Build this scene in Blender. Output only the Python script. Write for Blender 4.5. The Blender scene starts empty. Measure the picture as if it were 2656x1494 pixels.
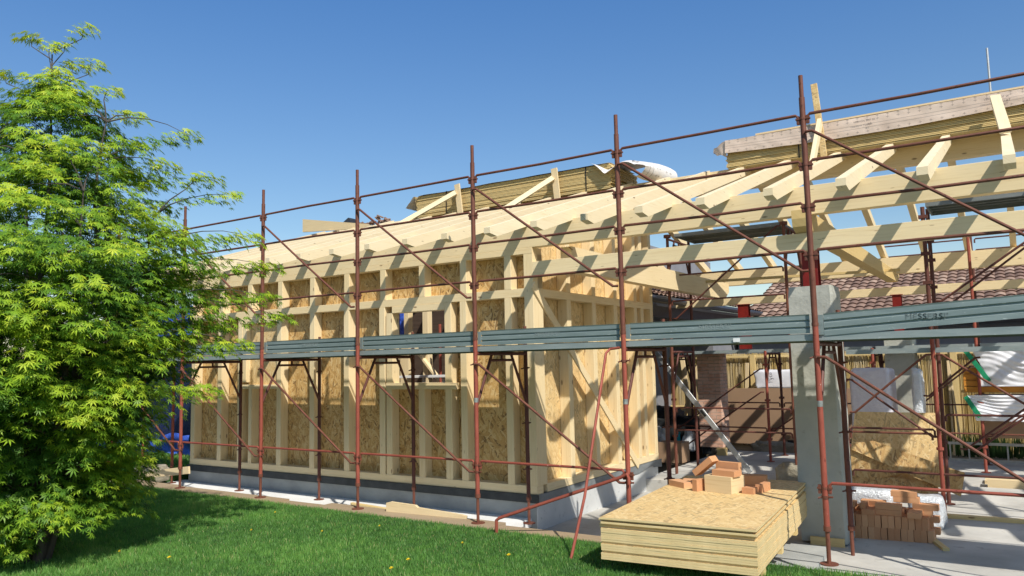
import bpy, math, random
import numpy as np
from mathutils import Vector, Matrix, noise as mnoise
random.seed(7)
rng = np.random.default_rng(7)
R = math.radians
scn = bpy.context.scene
col = scn.collection
V = Vector
WM = {}

# ------------------------------------------------------------------ materials
class NT:
    def __init__(s, name):
        s.m = bpy.data.materials.new(name); s.m.use_nodes = True
        s.t = s.m.node_tree; s.n = s.t.nodes; s.n.clear()
        s.out = s.n.new('ShaderNodeOutputMaterial')
        s.b = s.n.new('ShaderNodeBsdfPrincipled')
        s.l(s.b.outputs[0], s.out.inputs[0])
    def l(s, a, b): s.t.links.new(a, b)
    def set(s, sock, v):
        if hasattr(v, 'is_linked') or isinstance(v, bpy.types.NodeSocket): s.l(v, sock)
        else:
            if isinstance(v, (tuple, list)) and len(v) == 3 and sock.type == 'RGBA': v = (*v, 1)
            sock.default_value = v
    def uv(s): return s.n.new('ShaderNodeUVMap').outputs[0] if False else s.tc('UV')
    def tc(s, k): 
        n = s.n.new('ShaderNodeTexCoord'); return n.outputs[k]
    def map(s, v, sc=(1,1,1), rot=(0,0,0), loc=(0,0,0)):
        n = s.n.new('ShaderNodeMapping'); s.l(v, n.inputs[0])
        n.inputs['Scale'].default_value = sc; n.inputs['Rotation'].default_value = rot
        s.set(n.inputs['Location'], loc)
        return n.outputs[0]
    def noise(s, v, scale=5, detail=4, rough=.55, dist=0):
        n = s.n.new('ShaderNodeTexNoise'); s.l(v, n.inputs['Vector'])
        n.inputs['Scale'].default_value = scale; n.inputs['Detail'].default_value = detail
        n.inputs['Roughness'].default_value = rough; n.inputs['Distortion'].default_value = dist
        return n.outputs[0]
    def vor(s, v, scale=5, out='Distance', rnd=1.0, feat='F1'):
        n = s.n.new('ShaderNodeTexVoronoi'); s.l(v, n.inputs['Vector']); n.feature = feat
        n.inputs['Scale'].default_value = scale; n.inputs['Randomness'].default_value = rnd
        return n.outputs[out]
    def ramp(s, f, stops, interp='LINEAR'):
        n = s.n.new('ShaderNodeValToRGB'); s.l(f, n.inputs[0]); cr = n.color_ramp; cr.interpolation = interp
        while len(cr.elements) < len(stops): cr.elements.new(.5)
        for e, (p, c) in zip(cr.elements, stops):
            e.position = p; e.color = (*c, 1) if len(c) == 3 else c
        return n.outputs[0]
    def mix(s, f, a, b, mode='MIX'):
        n = s.n.new('ShaderNodeMix'); n.data_type = 'RGBA'; n.blend_type = mode
        s.set(n.inputs[0], f); s.set(n.inputs[6], a); s.set(n.inputs[7], b)
        return n.outputs[2]
    def math(s, op, a, b=0.0, clamp=False):
        n = s.n.new('ShaderNodeMath'); n.operation = op; n.use_clamp = clamp
        s.set(n.inputs[0], a); s.set(n.inputs[1], b); return n.outputs[0]
    def sep(s, v):
        n = s.n.new('ShaderNodeSeparateXYZ'); s.l(v, n.inputs[0]); return n.outputs
    def rnd(s):
        return s.n.new('ShaderNodeObjectInfo').outputs['Random']
    def bump(s, h, st=.3, d=.01):
        n = s.n.new('ShaderNodeBump'); s.l(h, n.inputs['Height']); n.inputs['Strength'].default_value = st
        n.inputs['Distance'].default_value = d; s.l(n.outputs[0], s.b.inputs['Normal'])
    def fin(s, c, rough=.7, metal=0.0, spec=.3):
        s.set(s.b.inputs['Base Color'], c); s.set(s.b.inputs['Roughness'], rough)
        s.set(s.b.inputs['Metallic'], metal); s.set(s.b.inputs['Specular IOR Level'], spec)
        return s.m

def off_uv(n, amt=37.0):
    r = n.rnd(); c = n.n.new('ShaderNodeCombineXYZ')
    n.l(n.math('MULTIPLY', r, amt), c.inputs[0]); n.l(n.math('MULTIPLY', r, amt*.63), c.inputs[1])
    a = n.n.new('ShaderNodeVectorMath'); a.operation = 'ADD'
    n.l(n.tc('UV'), a.inputs[0]); n.l(c.outputs[0], a.inputs[1]); return a.outputs[0]

def M_timber(name, light, dark, knots=True):
    n = NT(name); v = off_uv(n)
    g = n.noise(n.map(v, (1.1, 22, 1)), 2.2, 5, .6, .6)
    g2 = n.noise(n.map(v, (.6, 3, 1)), 2.0, 3, .5)
    c = n.ramp(g, [(.25, dark), (.48, light), (.75, tuple(min(1, x*1.06) for x in light))])
    c = n.mix(n.math('MULTIPLY', g2, .45), c, tuple(x*y for x, y in zip(light, (.86, .78, .62))))
    r = n.rnd()
    c = n.mix(n.math('MULTIPLY', r, .4), c, tuple(x*y for x, y in zip(light, (.88, .80, .68))))
    if knots:
        k = n.vor(n.map(v, (2.3, 6.5, 1)), 1.0)
        kc = n.ramp(k, [(.0, (1, 1, 1)), (.055, (1, 1, 1)), (.10, (0, 0, 0))])
        c = n.mix(n.math('MULTIPLY', kc, .75), c, (.16, .08, .035))
        k3 = n.vor(n.map(v, (3.0, 17, 1), loc=(3.3, 8.1, 0)), 1.0)
        kc3 = n.ramp(k3, [(.0, (1, 1, 1)), (.05, (1, 1, 1)), (.08, (0, 0, 0))])
        c = n.mix(n.math('MULTIPLY', kc3, .6), c, (.2, .11, .05))
    n.bump(g, .12, .003)
    return n.fin(c, .62, 0, .25)

def M_osb(name, bright=1.0, tint=(1, 1, 1), weather=0.0, fs=1.0, soft=0.0):
    n = NT(name); v = off_uv(n, 91)
    d = n.noise(v, 9, 2, .5)
    vals = []
    for i, (ang, sc) in enumerate(((10, (7, 36, 1)), (-34, (8, 44, 1)), (52, (8, 40, 1)), (100, (9, 50, 1)))):
        w = n.map(v, (1, 1, 1), (0, 0, R(ang)), (i*3.7, i*1.3, 0)); w = n.map(w, tuple(q*fs for q in sc))
        vv = n.n.new('ShaderNodeTexVoronoi'); n.l(w, vv.inputs['Vector']); vv.inputs['Scale'].default_value = 1
        s = n.sep(vv.outputs['Color']); vals.append((s[0], s[1], vv.outputs['Distance']))
    cc = [tuple(a*b*bright for a, b in zip(x, tint)) for x in ((.13, .06, .02), (.42, .215, .065), (.62, .37, .12), (.74, .50, .21), (.82, .63, .33))]
    stops = [(.0, cc[0]), (.09, cc[0]), (.13, cc[1]), (.45, cc[2]), (.75, cc[3]), (1, cc[4])]
    c = n.ramp(vals[0][0], stops)
    h = vals[0][0]
    for i in range(1, 4):
        mask = n.math('GREATER_THAN', vals[i][1], .52 if i < 3 else .68)
        c = n.mix(mask, c, n.ramp(vals[i][0], stops))
        mm = n.n.new('ShaderNodeMix'); n.l(mask, mm.inputs[0]); n.l(h, mm.inputs[2]); n.l(vals[i][0], mm.inputs[3]); h = mm.outputs[0]
    fine = n.noise(n.map(v, (40, 160, 1), (0, 0, R(20))), 1, 2)
    c = n.mix(.22, c, n.ramp(fine, [(.3, cc[1]), (.7, cc[4])]))
    g = n.noise(v, 1.1, 3)
    c = n.mix(n.math('MULTIPLY', g, .35), c, cc[2])
    if soft: c = n.mix(soft, c, (.72*bright, .56*bright, .29*bright))
    if weather: c = n.mix(weather, c, (.35*bright, .27*bright, .17*bright))
    n.bump(h, .25, .004)
    return n.fin(c, .6, 0, .3)

def M_noise(name, a, b, scale=4, rough=.8, metal=0, detail=6, stretch=(1, 1, 1), bump=.2, bd=.01, coord='Object', c3=None, spec=.3, roughn=None):
    n = NT(name); v = n.map(n.tc(coord), stretch)
    g = n.noise(v, scale, detail, .6)
    c = n.ramp(g, [(.3, a), (.7, b)])
    if c3:
        g3 = n.noise(v, scale*6, 4, .6)
        c = n.mix(n.ramp(g3, [(.60, (0, 0, 0)), (.72, (1, 1, 1))]), c, c3)
    if bump: n.bump(n.noise(v, scale*5, 5, .6), bump, bd)
    return n.fin(c, rough, metal, spec)

def M_tube(name, a, b, spot, spotamt=.66):
    n = NT(name); v = off_uv(n, 17)
    g = n.noise(n.map(v, (8, 2.5, 1)), 2, 5, .65)
    c = n.ramp(g, [(.3, a), (.7, b)])
    g2 = n.noise(n.map(v, (30, 18, 1)), 1.3, 4, .6)
    c = n.mix(n.ramp(g2, [(spotamt, (0, 0, 0)), (spotamt+.05, (1, 1, 1))]), c, spot)
    g3 = n.noise(n.map(v, (18, 9, 1), loc=(5, 5, 0)), 1.6, 4, .7)
    c = n.mix(n.ramp(g3, [(.58, (0, 0, 0)), (.7, (1, 1, 1))]), c, tuple(x*.45 for x in a))
    n.bump(g2, .2, .002)
    return n.fin(c, .55, .1, .35)

M = {}
M['timber'] = M_timber('spruce_timber', (.80, .66, .415), (.67, .50, .265))
M['rafter'] = M_timber('planed_rafter_timber', (.83, .71, .49), (.72, .57, .34))
M['glulam'] = M_timber('yellow_glulam', (.66, .50, .235), (.56, .39, .15), False)
M['plank_edge'] = M_timber('board_edges', (.72, .56, .27), (.54, .38, .15))
M['plank_top'] = M_timber('weathered_plank', (.36, .28, .19), (.24, .18, .12))
M['board'] = M_timber('pale_board', (.72, .58, .36), (.6, .45, .26), False)
M['osb'] = M_osb('osb_sheathing', .86)
M['osb_pale'] = M_osb('osb_pale', 1.0, (1, 1.05, 1.18), 0, 1.1, .35)
M['osb_top'] = M_osb('osb_stack_face', 1.0, (1, 1.03, 1.08), 0, 1.25, .38)
M['osb_old'] = M_osb('osb_weathered', .8, (1, 1, 1), .15)
M['osb_edge'] = M_noise('osb_cut_edge', (.60, .45, .215), (.75, .58, .31), 7, .85, 0, 6, (1, 1, 14), .4, .003, 'Object', (.44, .33, .14))
M['red_tube'] = M_tube('red_primer_tube', (.25, .058, .038), (.34, .09, .058), (.62, .5, .42), .70)
M['rust_tube'] = M_tube('rusty_brown_tube', (.125, .042, .026), (.20, .075, .047), (.5, .42, .36), .74)
M['dark_tube'] = M_tube('dark_brown_tube', (.09, .034, .026), (.15, .05, .035), (.3, .2, .16), .74)
M['galv_dk'] = M_noise('galvanised_clip', (.20, .22, .21), (.38, .40, .38), 20, .5, .5)

def M_deck(name, a, b):
    n = NT(name); v = n.tc('Object')
    g = n.noise(n.map(v, (1.2, 6, 9)), 2, 6, .65)
    c = n.ramp(g, [(.3, a), (.7, b)])
    g2 = n.noise(n.map(v, (9, 20, 26)), 1.5, 4, .65)
    c = n.mix(n.math('MULTIPLY', n.ramp(g2, [(.64, (0, 0, 0)), (.70, (1, 1, 1))]), .55), c, (.55, .60, .58))
    n.bump(g2, .1, .002)
    return n.fin(c, .48, .25, .45)
M['deck'] = M_deck('zinc_grey_steel', (.185, .235, .23), (.275, .33, .32))
M['deck_edge'] = M_deck('zinc_plank_edge', (.24, .285, .28), (.36, .40, .385))
M['deck_dark'] = M_deck('zinc_plank_underside', (.15, .165, .16), (.23, .245, .235))
M['concrete'] = M_noise('plinth_concrete', (.27, .28, .27), (.42, .425, .40), 2.2, .9, 0, 8, (1, 1, 1.6), .35, .01)
M['slab'] = M_noise('concrete_slab', (.36, .345, .31), (.60, .58, .53), 1.1, .9, 0, 10, (1, 1, 1), .3, .01, 'Object', (.33, .31, .275))
M['sunlit_side'] = M_noise('sunlit_plinth_concrete', (.50, .51, .50), (.64, .645, .63), 1.8, .9, 0, 8, (1, 1, 1), .3, .01, 'Object', (.40, .41, .41))  # plinth concrete made paler, sunlight on its side painted into the colour
M['column'] = M_noise('grey_render', (.33, .33, .285), (.49, .485, .42), 1.7, .9, 0, 9, (1, 1, 1), .8, .015, 'Object', (.30, .295, .25))
M['white_strip'] = M_noise('white_fleece', (.66, .66, .64), (.80, .80, .78), 3, .9)
M['flash'] = M_noise('black_bitumen_strip', (.028, .032, .034), (.06, .066, .068), 5, .55, 0, 5, (1, 1, 1), .3, .006)
M['side_flash'] = M_noise('grey_bitumen_strip', (.15, .165, .17), (.24, .255, .26), 5, .5, 0, 5, (1, 1, 1), .3, .006)
M['soil'] = M_noise('bare_soil', (.10, .085, .055), (.17, .14, .095), 3, .95)
M['red_steel'] = M_noise('red_painted_steel', (.15, .012, .010), (.24, .02, .014), 4, .45, .1)
M['redbrown_steel'] = M_noise('maroon_steel', (.10, .012, .012), (.15, .018, .018), 4, .5, .1)
M['alu'] = M_noise('aluminium', (.36, .37, .37), (.48, .49, .49), 10, .45, .6, 4, (1, 1, 1), .05)
M['white_pl'] = M_noise('white_plastic_wrap', (.60, .60, .64), (.76, .76, .78), 3, .35, 0, 3, (1, 1, 1), .25, .02, 'Object', None, .5)
M['lilac_pl'] = M_noise('pale_plastic_cover', (.56, .54, .60), (.68, .66, .70), 5, .5, 0, 5, (1, 1, 1), .6, .02)
M['foil'] = M_noise('clear_foil_wrap', (.50, .53, .56), (.72, .74, .76), 7, .2, .1, 5, (1, 1, 1), .8, .02, 'Object', None, .6)
M['black_pl'] = M_noise('black_plastic', (.012, .014, .015), (.035, .038, .04), 5, .35, 0, 5, (1, 1, 1), .6, .03)
M['blue_tarp'] = M_noise('blue_tarpaulin', (.035, .085, .42), (.06, .14, .62), 2.5, .4, 0, 5, (1, 1, 1), .8, .05)
M['shaded_tarp'] = M_noise('shaded_tarpaulin', (.008, .014, .045), (.014, .024, .075), 2.5, .6, 0, 5, (1, 1, 1), .8, .05)  # blue tarpaulin with shade painted in as a near-black blue
M['cyan'] = M_noise('turquoise_plastic', (.02, .35, .42), (.03, .42, .5), 5, .4)
M['green_pl'] = M_noise('green_strap', (.01, .20, .09), (.02, .28, .13), 8, .5)
M['orange'] = M_noise('orange_formwork', (.52, .20, .025), (.62, .27, .04), 4, .55, 0, 5, (1, 1, 8))
M['tan_sheet'] = M_noise('brown_board_sheet', (.30, .19, .115), (.36, .235, .145), .7, .85, 0, 4, (1, 1, 1), .05)
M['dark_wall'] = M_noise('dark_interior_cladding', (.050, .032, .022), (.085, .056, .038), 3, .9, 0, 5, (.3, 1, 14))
M['yellow'] = M_noise('dandelion_yellow', (.80, .55, .01), (.85, .62, .02), 9, .6)
M['black_band'] = M_noise('black_strap', (.01, .01, .01), (.02, .02, .02), 9, .5)
M['white_paint'] = M_noise('white_label', (.75, .75, .73), (.8, .8, .78), 9, .6)
M['ink'] = M_noise('printing_ink', (.05, .045, .045), (.07, .06, .06), 9, .7)
M['stone'] = M_noise('rubble_stone', (.20, .175, .125), (.34, .31, .24), 5, .95, 0, 8, (1, 1, 1), .8, .03)
M['hwall'] = M_noise('grey_house_wall', (.20, .20, .215), (.26, .26, .275), 1.5, .9)
M['gutter'] = M_noise('dark_gutter', (.035, .037, .045), (.06, .062, .07), 3, .4, .3)

def M_brickwall(name):
    n = NT(name); v = n.tc('UV')
    b = n.n.new('ShaderNodeTexBrick'); n.l(v, b.inputs['Vector'])
    b.inputs['Color1'].default_value = (.56, .29, .19, 1); b.inputs['Color2'].default_value = (.72, .47, .34, 1)
    b.inputs['Mortar'].default_value = (.33, .24, .19, 1); b.inputs['Scale'].default_value = 1
    b.inputs['Brick Width'].default_value = .25; b.inputs['Row Height'].default_value = .068
    b.inputs['Mortar Size'].default_value = .007; b.inputs['Bias'].default_value = -.1
    g = n.noise(n.map(v, (3, 9, 1)), 2.5, 5, .6)
    c = n.mix(n.ramp(g, [(.4, (0, 0, 0)), (.65, (.6, .6, .6))]), b.outputs['Color'], (.74, .52, .40))
    n.bump(b.outputs['Fac'], -.5, .006)
    return n.fin(c, .9)
M['brickwall'] = M_brickwall('old_brickwork')
def M_brick(name):
    n = NT(name); v = off_uv(n, 11)
    c = n.ramp(n.rnd(), [(0, (.46, .20, .085)), (.5, (.56, .27, .12)), (1, (.64, .34, .17))])
    g = n.noise(v, 14, 5, .6)
    c = n.mix(n.math('MULTIPLY', g, .5), c, (.68, .41, .24))
    n.bump(g, .2, .003)
    return n.fin(c, .85)
M['brick'] = M_brick('orange_clay_brick')
def M_tile(name):
    n = NT(name); v = n.tc('UV')
    w = n.n.new('ShaderNodeTexWhiteNoise'); 
    f = n.n.new('ShaderNodeVectorMath'); f.operation = 'FLOOR'; n.l(n.map(v, (1/.21, 1/.34, 1)), f.inputs[0])
    n.l(f.outputs[0], w.inputs['Vector'])
    c = n.ramp(w.outputs['Value'], [(0, (.15, .088, .066)), (.35, (.23, .14, .105)), (.8, (.31, .20, .15)), (1, (.46, .33, .25))])
    g = n.noise(v, 9, 5, .6)
    c = n.mix(n.math('MULTIPLY', g, .5), c, (.17, .12, .095))
    return n.fin(c, .9)
M['tile'] = M_tile('terracotta_tile')
def M_reed(name):
    n = NT(name); v = n.tc('UV')
    g = n.noise(n.map(v, (60, .9, 1)), 1.5, 4, .7, .3)
    c = n.ramp(g, [(.3, (.13, .085, .03)), (.42, (.44, .31, .10)), (.6, (.62, .47, .20)), (.8, (.74, .62, .36))])
    g2 = n.noise(n.map(v, (1.3, 1.0, 1)), 1.5, 3)
    c = n.mix(n.ramp(g2, [(.45, (0, 0, 0)), (.6, (.5, .5, .5))]), c, (.62, .55, .42))
    n.bump(g, .8, .01)
    return n.fin(c, .8)
M['reed'] = M_reed('reed_matting')
def M_membrane(name, ca=(.50, .39, .31), cb=(.62, .50, .405)):
    n = NT(name); v = n.tc('UV'); s = n.sep(v); u, w = s[0], s[1]
    def cell(x, off=0.0, per=.125):
        a = n.math('DIVIDE', n.math('ADD', x, off), per); return n.math('SUBTRACT', n.math('FRACT', a), .5)
    fu = n.math('ABSOLUTE', cell(u)); 
    tot = None
    for wz in (.03, .168, .205, .30, .345):
        dw = n.math('ABSOLUTE', n.math('SUBTRACT', w, wz))
        hor = n.math('MULTIPLY', n.math('LESS_THAN', dw, .0035), n.math('LESS_THAN', fu, .15))
        ver = n.math('MULTIPLY', n.math('LESS_THAN', dw, .015), n.math('LESS_THAN', fu, .03))
        k = n.math('MAXIMUM', hor, ver); tot = k if tot is None else n.math('MAXIMUM', tot, k)
    for wz in (.078, .118):
        dw = n.math('ABSOLUTE', n.math('SUBTRACT', w, wz)); tot = n.math('MAXIMUM', tot, n.math('LESS_THAN', dw, .003))
    g = n.noise(v, 3, 4)
    c = n.ramp(g, [(.3, ca), (.7, cb)])
    c = n.mix(n.math('MULTIPLY', tot, .55), c, (.10, .085, .08))
    n.bump(n.noise(v, 5, 3), .5, .01)
    return n.fin(c, .55)
M['membrane'] = M_membrane('printed_roof_membrane')
M['membrane_print'] = M_membrane('pale_printed_membrane', (.66, .62, .57), (.76, .72, .68))
M['membrane_pale'] = M_noise('pale_roof_membrane', (.66, .64, .60), (.74, .72, .69), 4, .55, 0, 4, (1, 1, 1), .5, .01)

def M_leaf(name, cols, tr, mixf=.36):
    n = NT(name); n.n.remove(n.b)
    a = n.n.new('ShaderNodeAttribute'); a.attribute_name = 'tint'; a.attribute_type = 'GEOMETRY'
    c = n.ramp(a.outputs['Fac'], cols)
    d = n.n.new('ShaderNodeBsdfPrincipled'); n.l(c, d.inputs['Base Color']); d.inputs['Roughness'].default_value = .5
    d.inputs['Specular IOR Level'].default_value = .35
    t = n.n.new('ShaderNodeBsdfTranslucent'); n.l(n.mix(1.0, c, tr, 'MULTIPLY'), t.inputs[0])
    m = n.n.new('ShaderNodeMixShader'); m.inputs[0].default_value = mixf
    n.l(d.outputs[0], m.inputs[1]); n.l(t.outputs[0], m.inputs[2]); n.l(m.outputs[0], n.out.inputs[0])
    return n.m
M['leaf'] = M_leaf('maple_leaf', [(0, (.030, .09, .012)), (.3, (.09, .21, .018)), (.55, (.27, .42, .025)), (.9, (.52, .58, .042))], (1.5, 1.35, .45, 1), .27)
M['grass'] = M_leaf('grass_blade', [(0, (.065, .165, .04)), (.5, (.145, .32, .065)), (.85, (.25, .46, .10)), (1, (.48, .48, .20))], (1.2, 1.3, .5, 1))
M['hedge'] = M_leaf('hedge_leaf', [(0, (.02, .05, .012)), (.6, (.05, .11, .02)), (1, (.10, .17, .04))], (1.2, 1.3, .5, 1))
M['lawn'] = M_noise('lawn_turf', (.018, .052, .010), (.040, .095, .018), 2.5, .95, 0, 8, (1, 1, 1), .8, .03)
M['bark'] = M_noise('maple_bark', (.05, .042, .036), (.11, .095, .08), 6, .9, 0, 6, (1, 1, .3), .6, .01)

# ------------------------------------------------------------------ geometry helpers
def link(o, parent=None, world=None):
    col.objects.link(o)
    w = world if world is not None else Matrix.Identity(4)
    WM[o.name] = w
    if parent is not None:
        o.parent = parent; o.matrix_basis = WM[parent.name].inverted() @ w
    else: o.matrix_basis = w
    return o
def tag(o, label=None, cat=None, group=None, kind=None):
    if label: o['label'] = label
    if cat: o['category'] = cat
    if group: o['group'] = group
    if kind: o['kind'] = kind
    return o
def thing(name, label, cat, loc=(0, 0, 0), group=None):
    o = bpy.data.objects.new(name, None); o.empty_display_size = .1
    link(o, None, Matrix.Translation(V(loc))); return tag(o, label, cat, group)

class MB:
    def __init__(s): s.v = []; s.f = []; s.mi = []; s.uvf = {}
    def add(s, vs, fs, mi=0, uvs=None):
        o = len(s.v); s.v += [tuple(x) for x in vs]
        for k, f in enumerate(fs):
            if uvs: s.uvf[len(s.f)] = uvs[k]
            s.f.append(tuple(i+o for i in f)); s.mi.append(mi)
        return s
    def box(s, x0, x1, y0, y1, z0, z1, mi=0, mt=None):
        vs = [V((x, y, z)) for x in (x0, x1) for y in (y0, y1) for z in (z0, z1)]
        if mt is not None: vs = [mt @ v for v in vs]
        return s.add(vs, [(0, 1, 3, 2), (4, 6, 7, 5), (0, 4, 5, 1), (2, 3, 7, 6), (0, 2, 6, 4), (1, 5, 7, 3)], mi)
    def tube(s, pts, r, seg=10, mi=0, caps=True):
        pts = [V(p) for p in pts]; n = len(pts); rr = r if isinstance(r, (list, tuple)) else [r]*n
        vs = []; L = [0.0]
        for i in range(1, n): L.append(L[-1]+(pts[i]-pts[i-1]).length)
        a = None
        for i, p in enumerate(pts):
            t = ((pts[min(i+1, n-1)]-pts[max(i-1, 0)])).normalized()
            if a is None: a = t.cross(V((0, 0, 1)) if abs(t.z) < .9 else V((1, 0, 0)))
            a = a-t*a.dot(t)
            if a.length < 1e-5: a = t.cross(V((.3, .5, .8)))
            a.normalize(); b = t.cross(a).normalized()
            for k in range(seg):
                q = 2*math.pi*k/seg; vs.append(p+(a*math.cos(q)+b*math.sin(q))*rr[i])
        fs = []; uv = []
        for i in range(n-1):
            for k in range(seg):
                k2 = (k+1) % seg
                fs.append((i*seg+k, i*seg+k2, (i+1)*seg+k2, (i+1)*seg+k))
                c = 2*math.pi*rr[i]
                uv.append([(k/seg*c, L[i]), ((k+1)/seg*c, L[i]), ((k+1)/seg*c, L[i+1]), (k/seg*c, L[i+1])])
        if caps:
            fs.append(tuple(range(seg))[::-1]); uv.append([(0, 0)]*seg)
            fs.append(tuple((n-1)*seg+k for k in range(seg))); uv.append([(0, 0)]*seg)
        return s.add(vs, fs, mi, uv)
    def prism(s, poly, axis, a0, a1, mi=0):
        """poly in the two other axes, extruded along axis ('x','y','z')"""
        def mk(p, a):
            return {'x': (a, p[0], p[1]), 'y': (p[0], a, p[1]), 'z': (p[0], p[1], a)}[axis]
        n = len(poly); vs = [mk(p, a0) for p in poly]+[mk(p, a1) for p in poly]
        fs = [tuple(range(n))[::-1], tuple(range(n, 2*n))]+[(i, (i+1) % n, (i+1) % n+n, i+n) for i in range(n)]
        return s.add(vs, fs, mi)
    def build(s, name, mat, parent=None, world=None, smooth=False, jit=0.0):
        me = bpy.data.meshes.new(name); me.from_pydata(s.v, [], s.f); me.update()
        mats = mat if isinstance(mat, (list, tuple)) else [mat]
        for m in mats: me.materials.append(m)
        ul = me.uv_layers.new(name='UVMap')
        for p in me.polygons:
            p.material_index = s.mi[p.index]; p.use_smooth = smooth
            ex = s.uvf.get(p.index)
            if ex:
                for k, li in enumerate(p.loop_indices): ul.data[li].uv = ex[k]
            else:
                nx, ny, nz = (abs(c) for c in p.normal)
                for li in p.loop_indices:
                    c = me.vertices[me.loops[li].vertex_index].co
                    if nz >= nx and nz >= ny: ul.data[li].uv = (c.x, c.y)
                    elif ny >= nx: ul.data[li].uv = (c.x, c.z)
                    else: ul.data[li].uv = (c.y, c.z)
        o = bpy.data.objects.new(name, me)
        link(o, parent, world if world is not None else (WM[parent.name] if False else Matrix.Identity(4)))
        if smooth:
            try: me.set_sharp_from_angle(angle=R(35))
            except Exception: pass
        return o

def beam(name, p0, p1, w, h, mat, parent=None, up=(0, 0, 1), bev=.003):
    """straight timber from p0 to p1, centre line; local x along, w across, h along 'up'"""
    p0, p1 = V(p0), V(p1); d = p1-p0; L = d.length; x = d.normalized(); u = V(up)
    if abs(x.dot(u)) > .98: u = V((0, 1, 0))
    y = u.cross(x).normalized(); z = x.cross(y).normalized()
    mt = Matrix(((x.x, y.x, z.x, p0.x), (x.y, y.y, z.y, p0.y), (x.z, y.z, z.z, p0.z), (0, 0, 0, 1)))
    m = MB(); b = min(bev, w/4, h/4)
    poly = [(-w/2+b, -h/2), (w/2-b, -h/2), (w/2, -h/2+b), (w/2, h/2-b), (w/2-b, h/2), (-w/2+b, h/2), (-w/2, h/2-b), (-w/2, -h/2+b)]
    m.prism(poly, 'x', 0, L)
    return m.build(name, mat, parent, mt)

def wbox(name, x0, x1, y0, y1, z0, z1, mat, parent=None, mi=None):
    c = V(((x0+x1)/2, (y0+y1)/2, z0)); m = MB().box(x0-c.x, x1-c.x, y0-c.y, y1-c.y, 0, z1-z0)
    return m.build(name, mat, parent, Matrix.Translation(c))

def text_mesh(name, body, size, mat, world, parent=None, extrude=.001, sx=1.0, align='LEFT'):
    cu = bpy.data.curves.new(name, 'FONT'); cu.body = body; cu.size = size; cu.extrude = extrude; cu.align_x = align
    cu.space_character = 1.08
    t = bpy.data.objects.new(name+'_tmp', cu); col.objects.link(t)
    dg = bpy.context.evaluated_depsgraph_get(); me = bpy.data.meshes.new_from_object(t.evaluated_get(dg))
    bpy.data.objects.remove(t)
    me.name = name; me.materials.clear(); me.materials.append(mat)
    for p in me.polygons: p.material_index = 0
    me.transform(Matrix.Diagonal((sx, 1, 1, 1)))
    o = bpy.data.objects.new(name, me); return link(o, parent, world)

def wall_mat(x, y, z, rz=0, rx=90):    # text matrix: facing -Y
    return Matrix.Translation(V((x, y, z))) @ Matrix.Rotation(R(rz), 4, 'Z') @ Matrix.Rotation(R(rx), 4, 'X')

def grid_sheet(nu, nv, fn, uvfn=None):
    m = MB(); vs = []; 
    for j in range(nv+1):
        for i in range(nu+1): vs.append(fn(i/nu, j/nv))
    fs = []; uv = []
    for j in range(nv):
        for i in range(nu):
            a = j*(nu+1)+i; fs.append((a, a+1, a+nu+2, a+nu+1))
            if uvfn: uv.append([uvfn(i/nu, j/nv), uvfn((i+1)/nu, j/nv), uvfn((i+1)/nu, (j+1)/nv), uvfn(i/nu, (j+1)/nv)])
    return m.add(vs, fs, 0, uv if uvfn else None)
def nz(x, y=0, z=0): return mnoise.noise(V((x, y, z)))

# ------------------------------------------------------------------ camera / light
cam = bpy.data.cameras.new('camera'); co = bpy.data.objects.new('camera', cam); col.objects.link(co)
yaw, pitch, roll = -0.57906, 0.09745, -0.02116
cy, sy, cp, sp = math.cos(yaw), math.sin(yaw), math.cos(pitch), math.sin(pitch)
F = V((sy*cp, cy*cp, sp)); Rt = V((cy, -sy, 0)); U = Rt.cross(F)
cr, sr = math.cos(roll), math.sin(roll); R2 = Rt*cr+U*sr; U2 = -Rt*sr+U*cr
CP = V((1.4446, -6.9445, 1.7208))
co.matrix_world = Matrix(((R2.x, U2.x, -F.x, CP.x), (R2.y, U2.y, -F.y, CP.y), (R2.z, U2.z, -F.z, CP.z), (0, 0, 0, 1)))
cam.sensor_width = 36; cam.lens = 1996.3/2656*36; cam.clip_end = 3000; cam.clip_start = .05
scn.camera = co
SUN = V((1.43, -1.0, 1.80)).normalized()
sd = bpy.data.lights.new('sun', 'SUN'); sd.energy = 5.35; sd.angle = R(.55); sd.color = (1, .955, .875)
so = bpy.data.objects.new('sun', sd); col.objects.link(so)
so.rotation_euler = SUN.to_track_quat('Z', 'Y').to_euler()
w = bpy.data.worlds.new('World'); scn.world = w; w.use_nodes = True
wn = w.node_tree.nodes; bg = wn['Background']
sky = wn.new('ShaderNodeTexSky'); sky.sky_type = 'NISHITA'; sky.sun_disc = False
sky.sun_elevation = math.asin(SUN.z); sky.sun_rotation = math.atan2(SUN.x, SUN.y)
sky.altitude = 100; sky.air_density = 1.0; sky.dust_density = .6; sky.ozone_density = 2.0
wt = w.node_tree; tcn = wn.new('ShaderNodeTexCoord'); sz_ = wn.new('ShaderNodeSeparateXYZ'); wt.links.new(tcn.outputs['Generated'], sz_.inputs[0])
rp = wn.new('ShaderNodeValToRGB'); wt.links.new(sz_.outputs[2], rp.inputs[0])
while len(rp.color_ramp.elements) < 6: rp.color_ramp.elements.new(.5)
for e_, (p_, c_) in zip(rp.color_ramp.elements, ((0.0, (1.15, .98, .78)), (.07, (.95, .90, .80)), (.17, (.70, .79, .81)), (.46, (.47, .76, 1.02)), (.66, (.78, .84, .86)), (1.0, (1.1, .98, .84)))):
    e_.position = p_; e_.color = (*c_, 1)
mx = wn.new('ShaderNodeMix'); mx.data_type = 'RGBA'; mx.blend_type = 'MULTIPLY'; mx.inputs[0].default_value = 1
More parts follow.
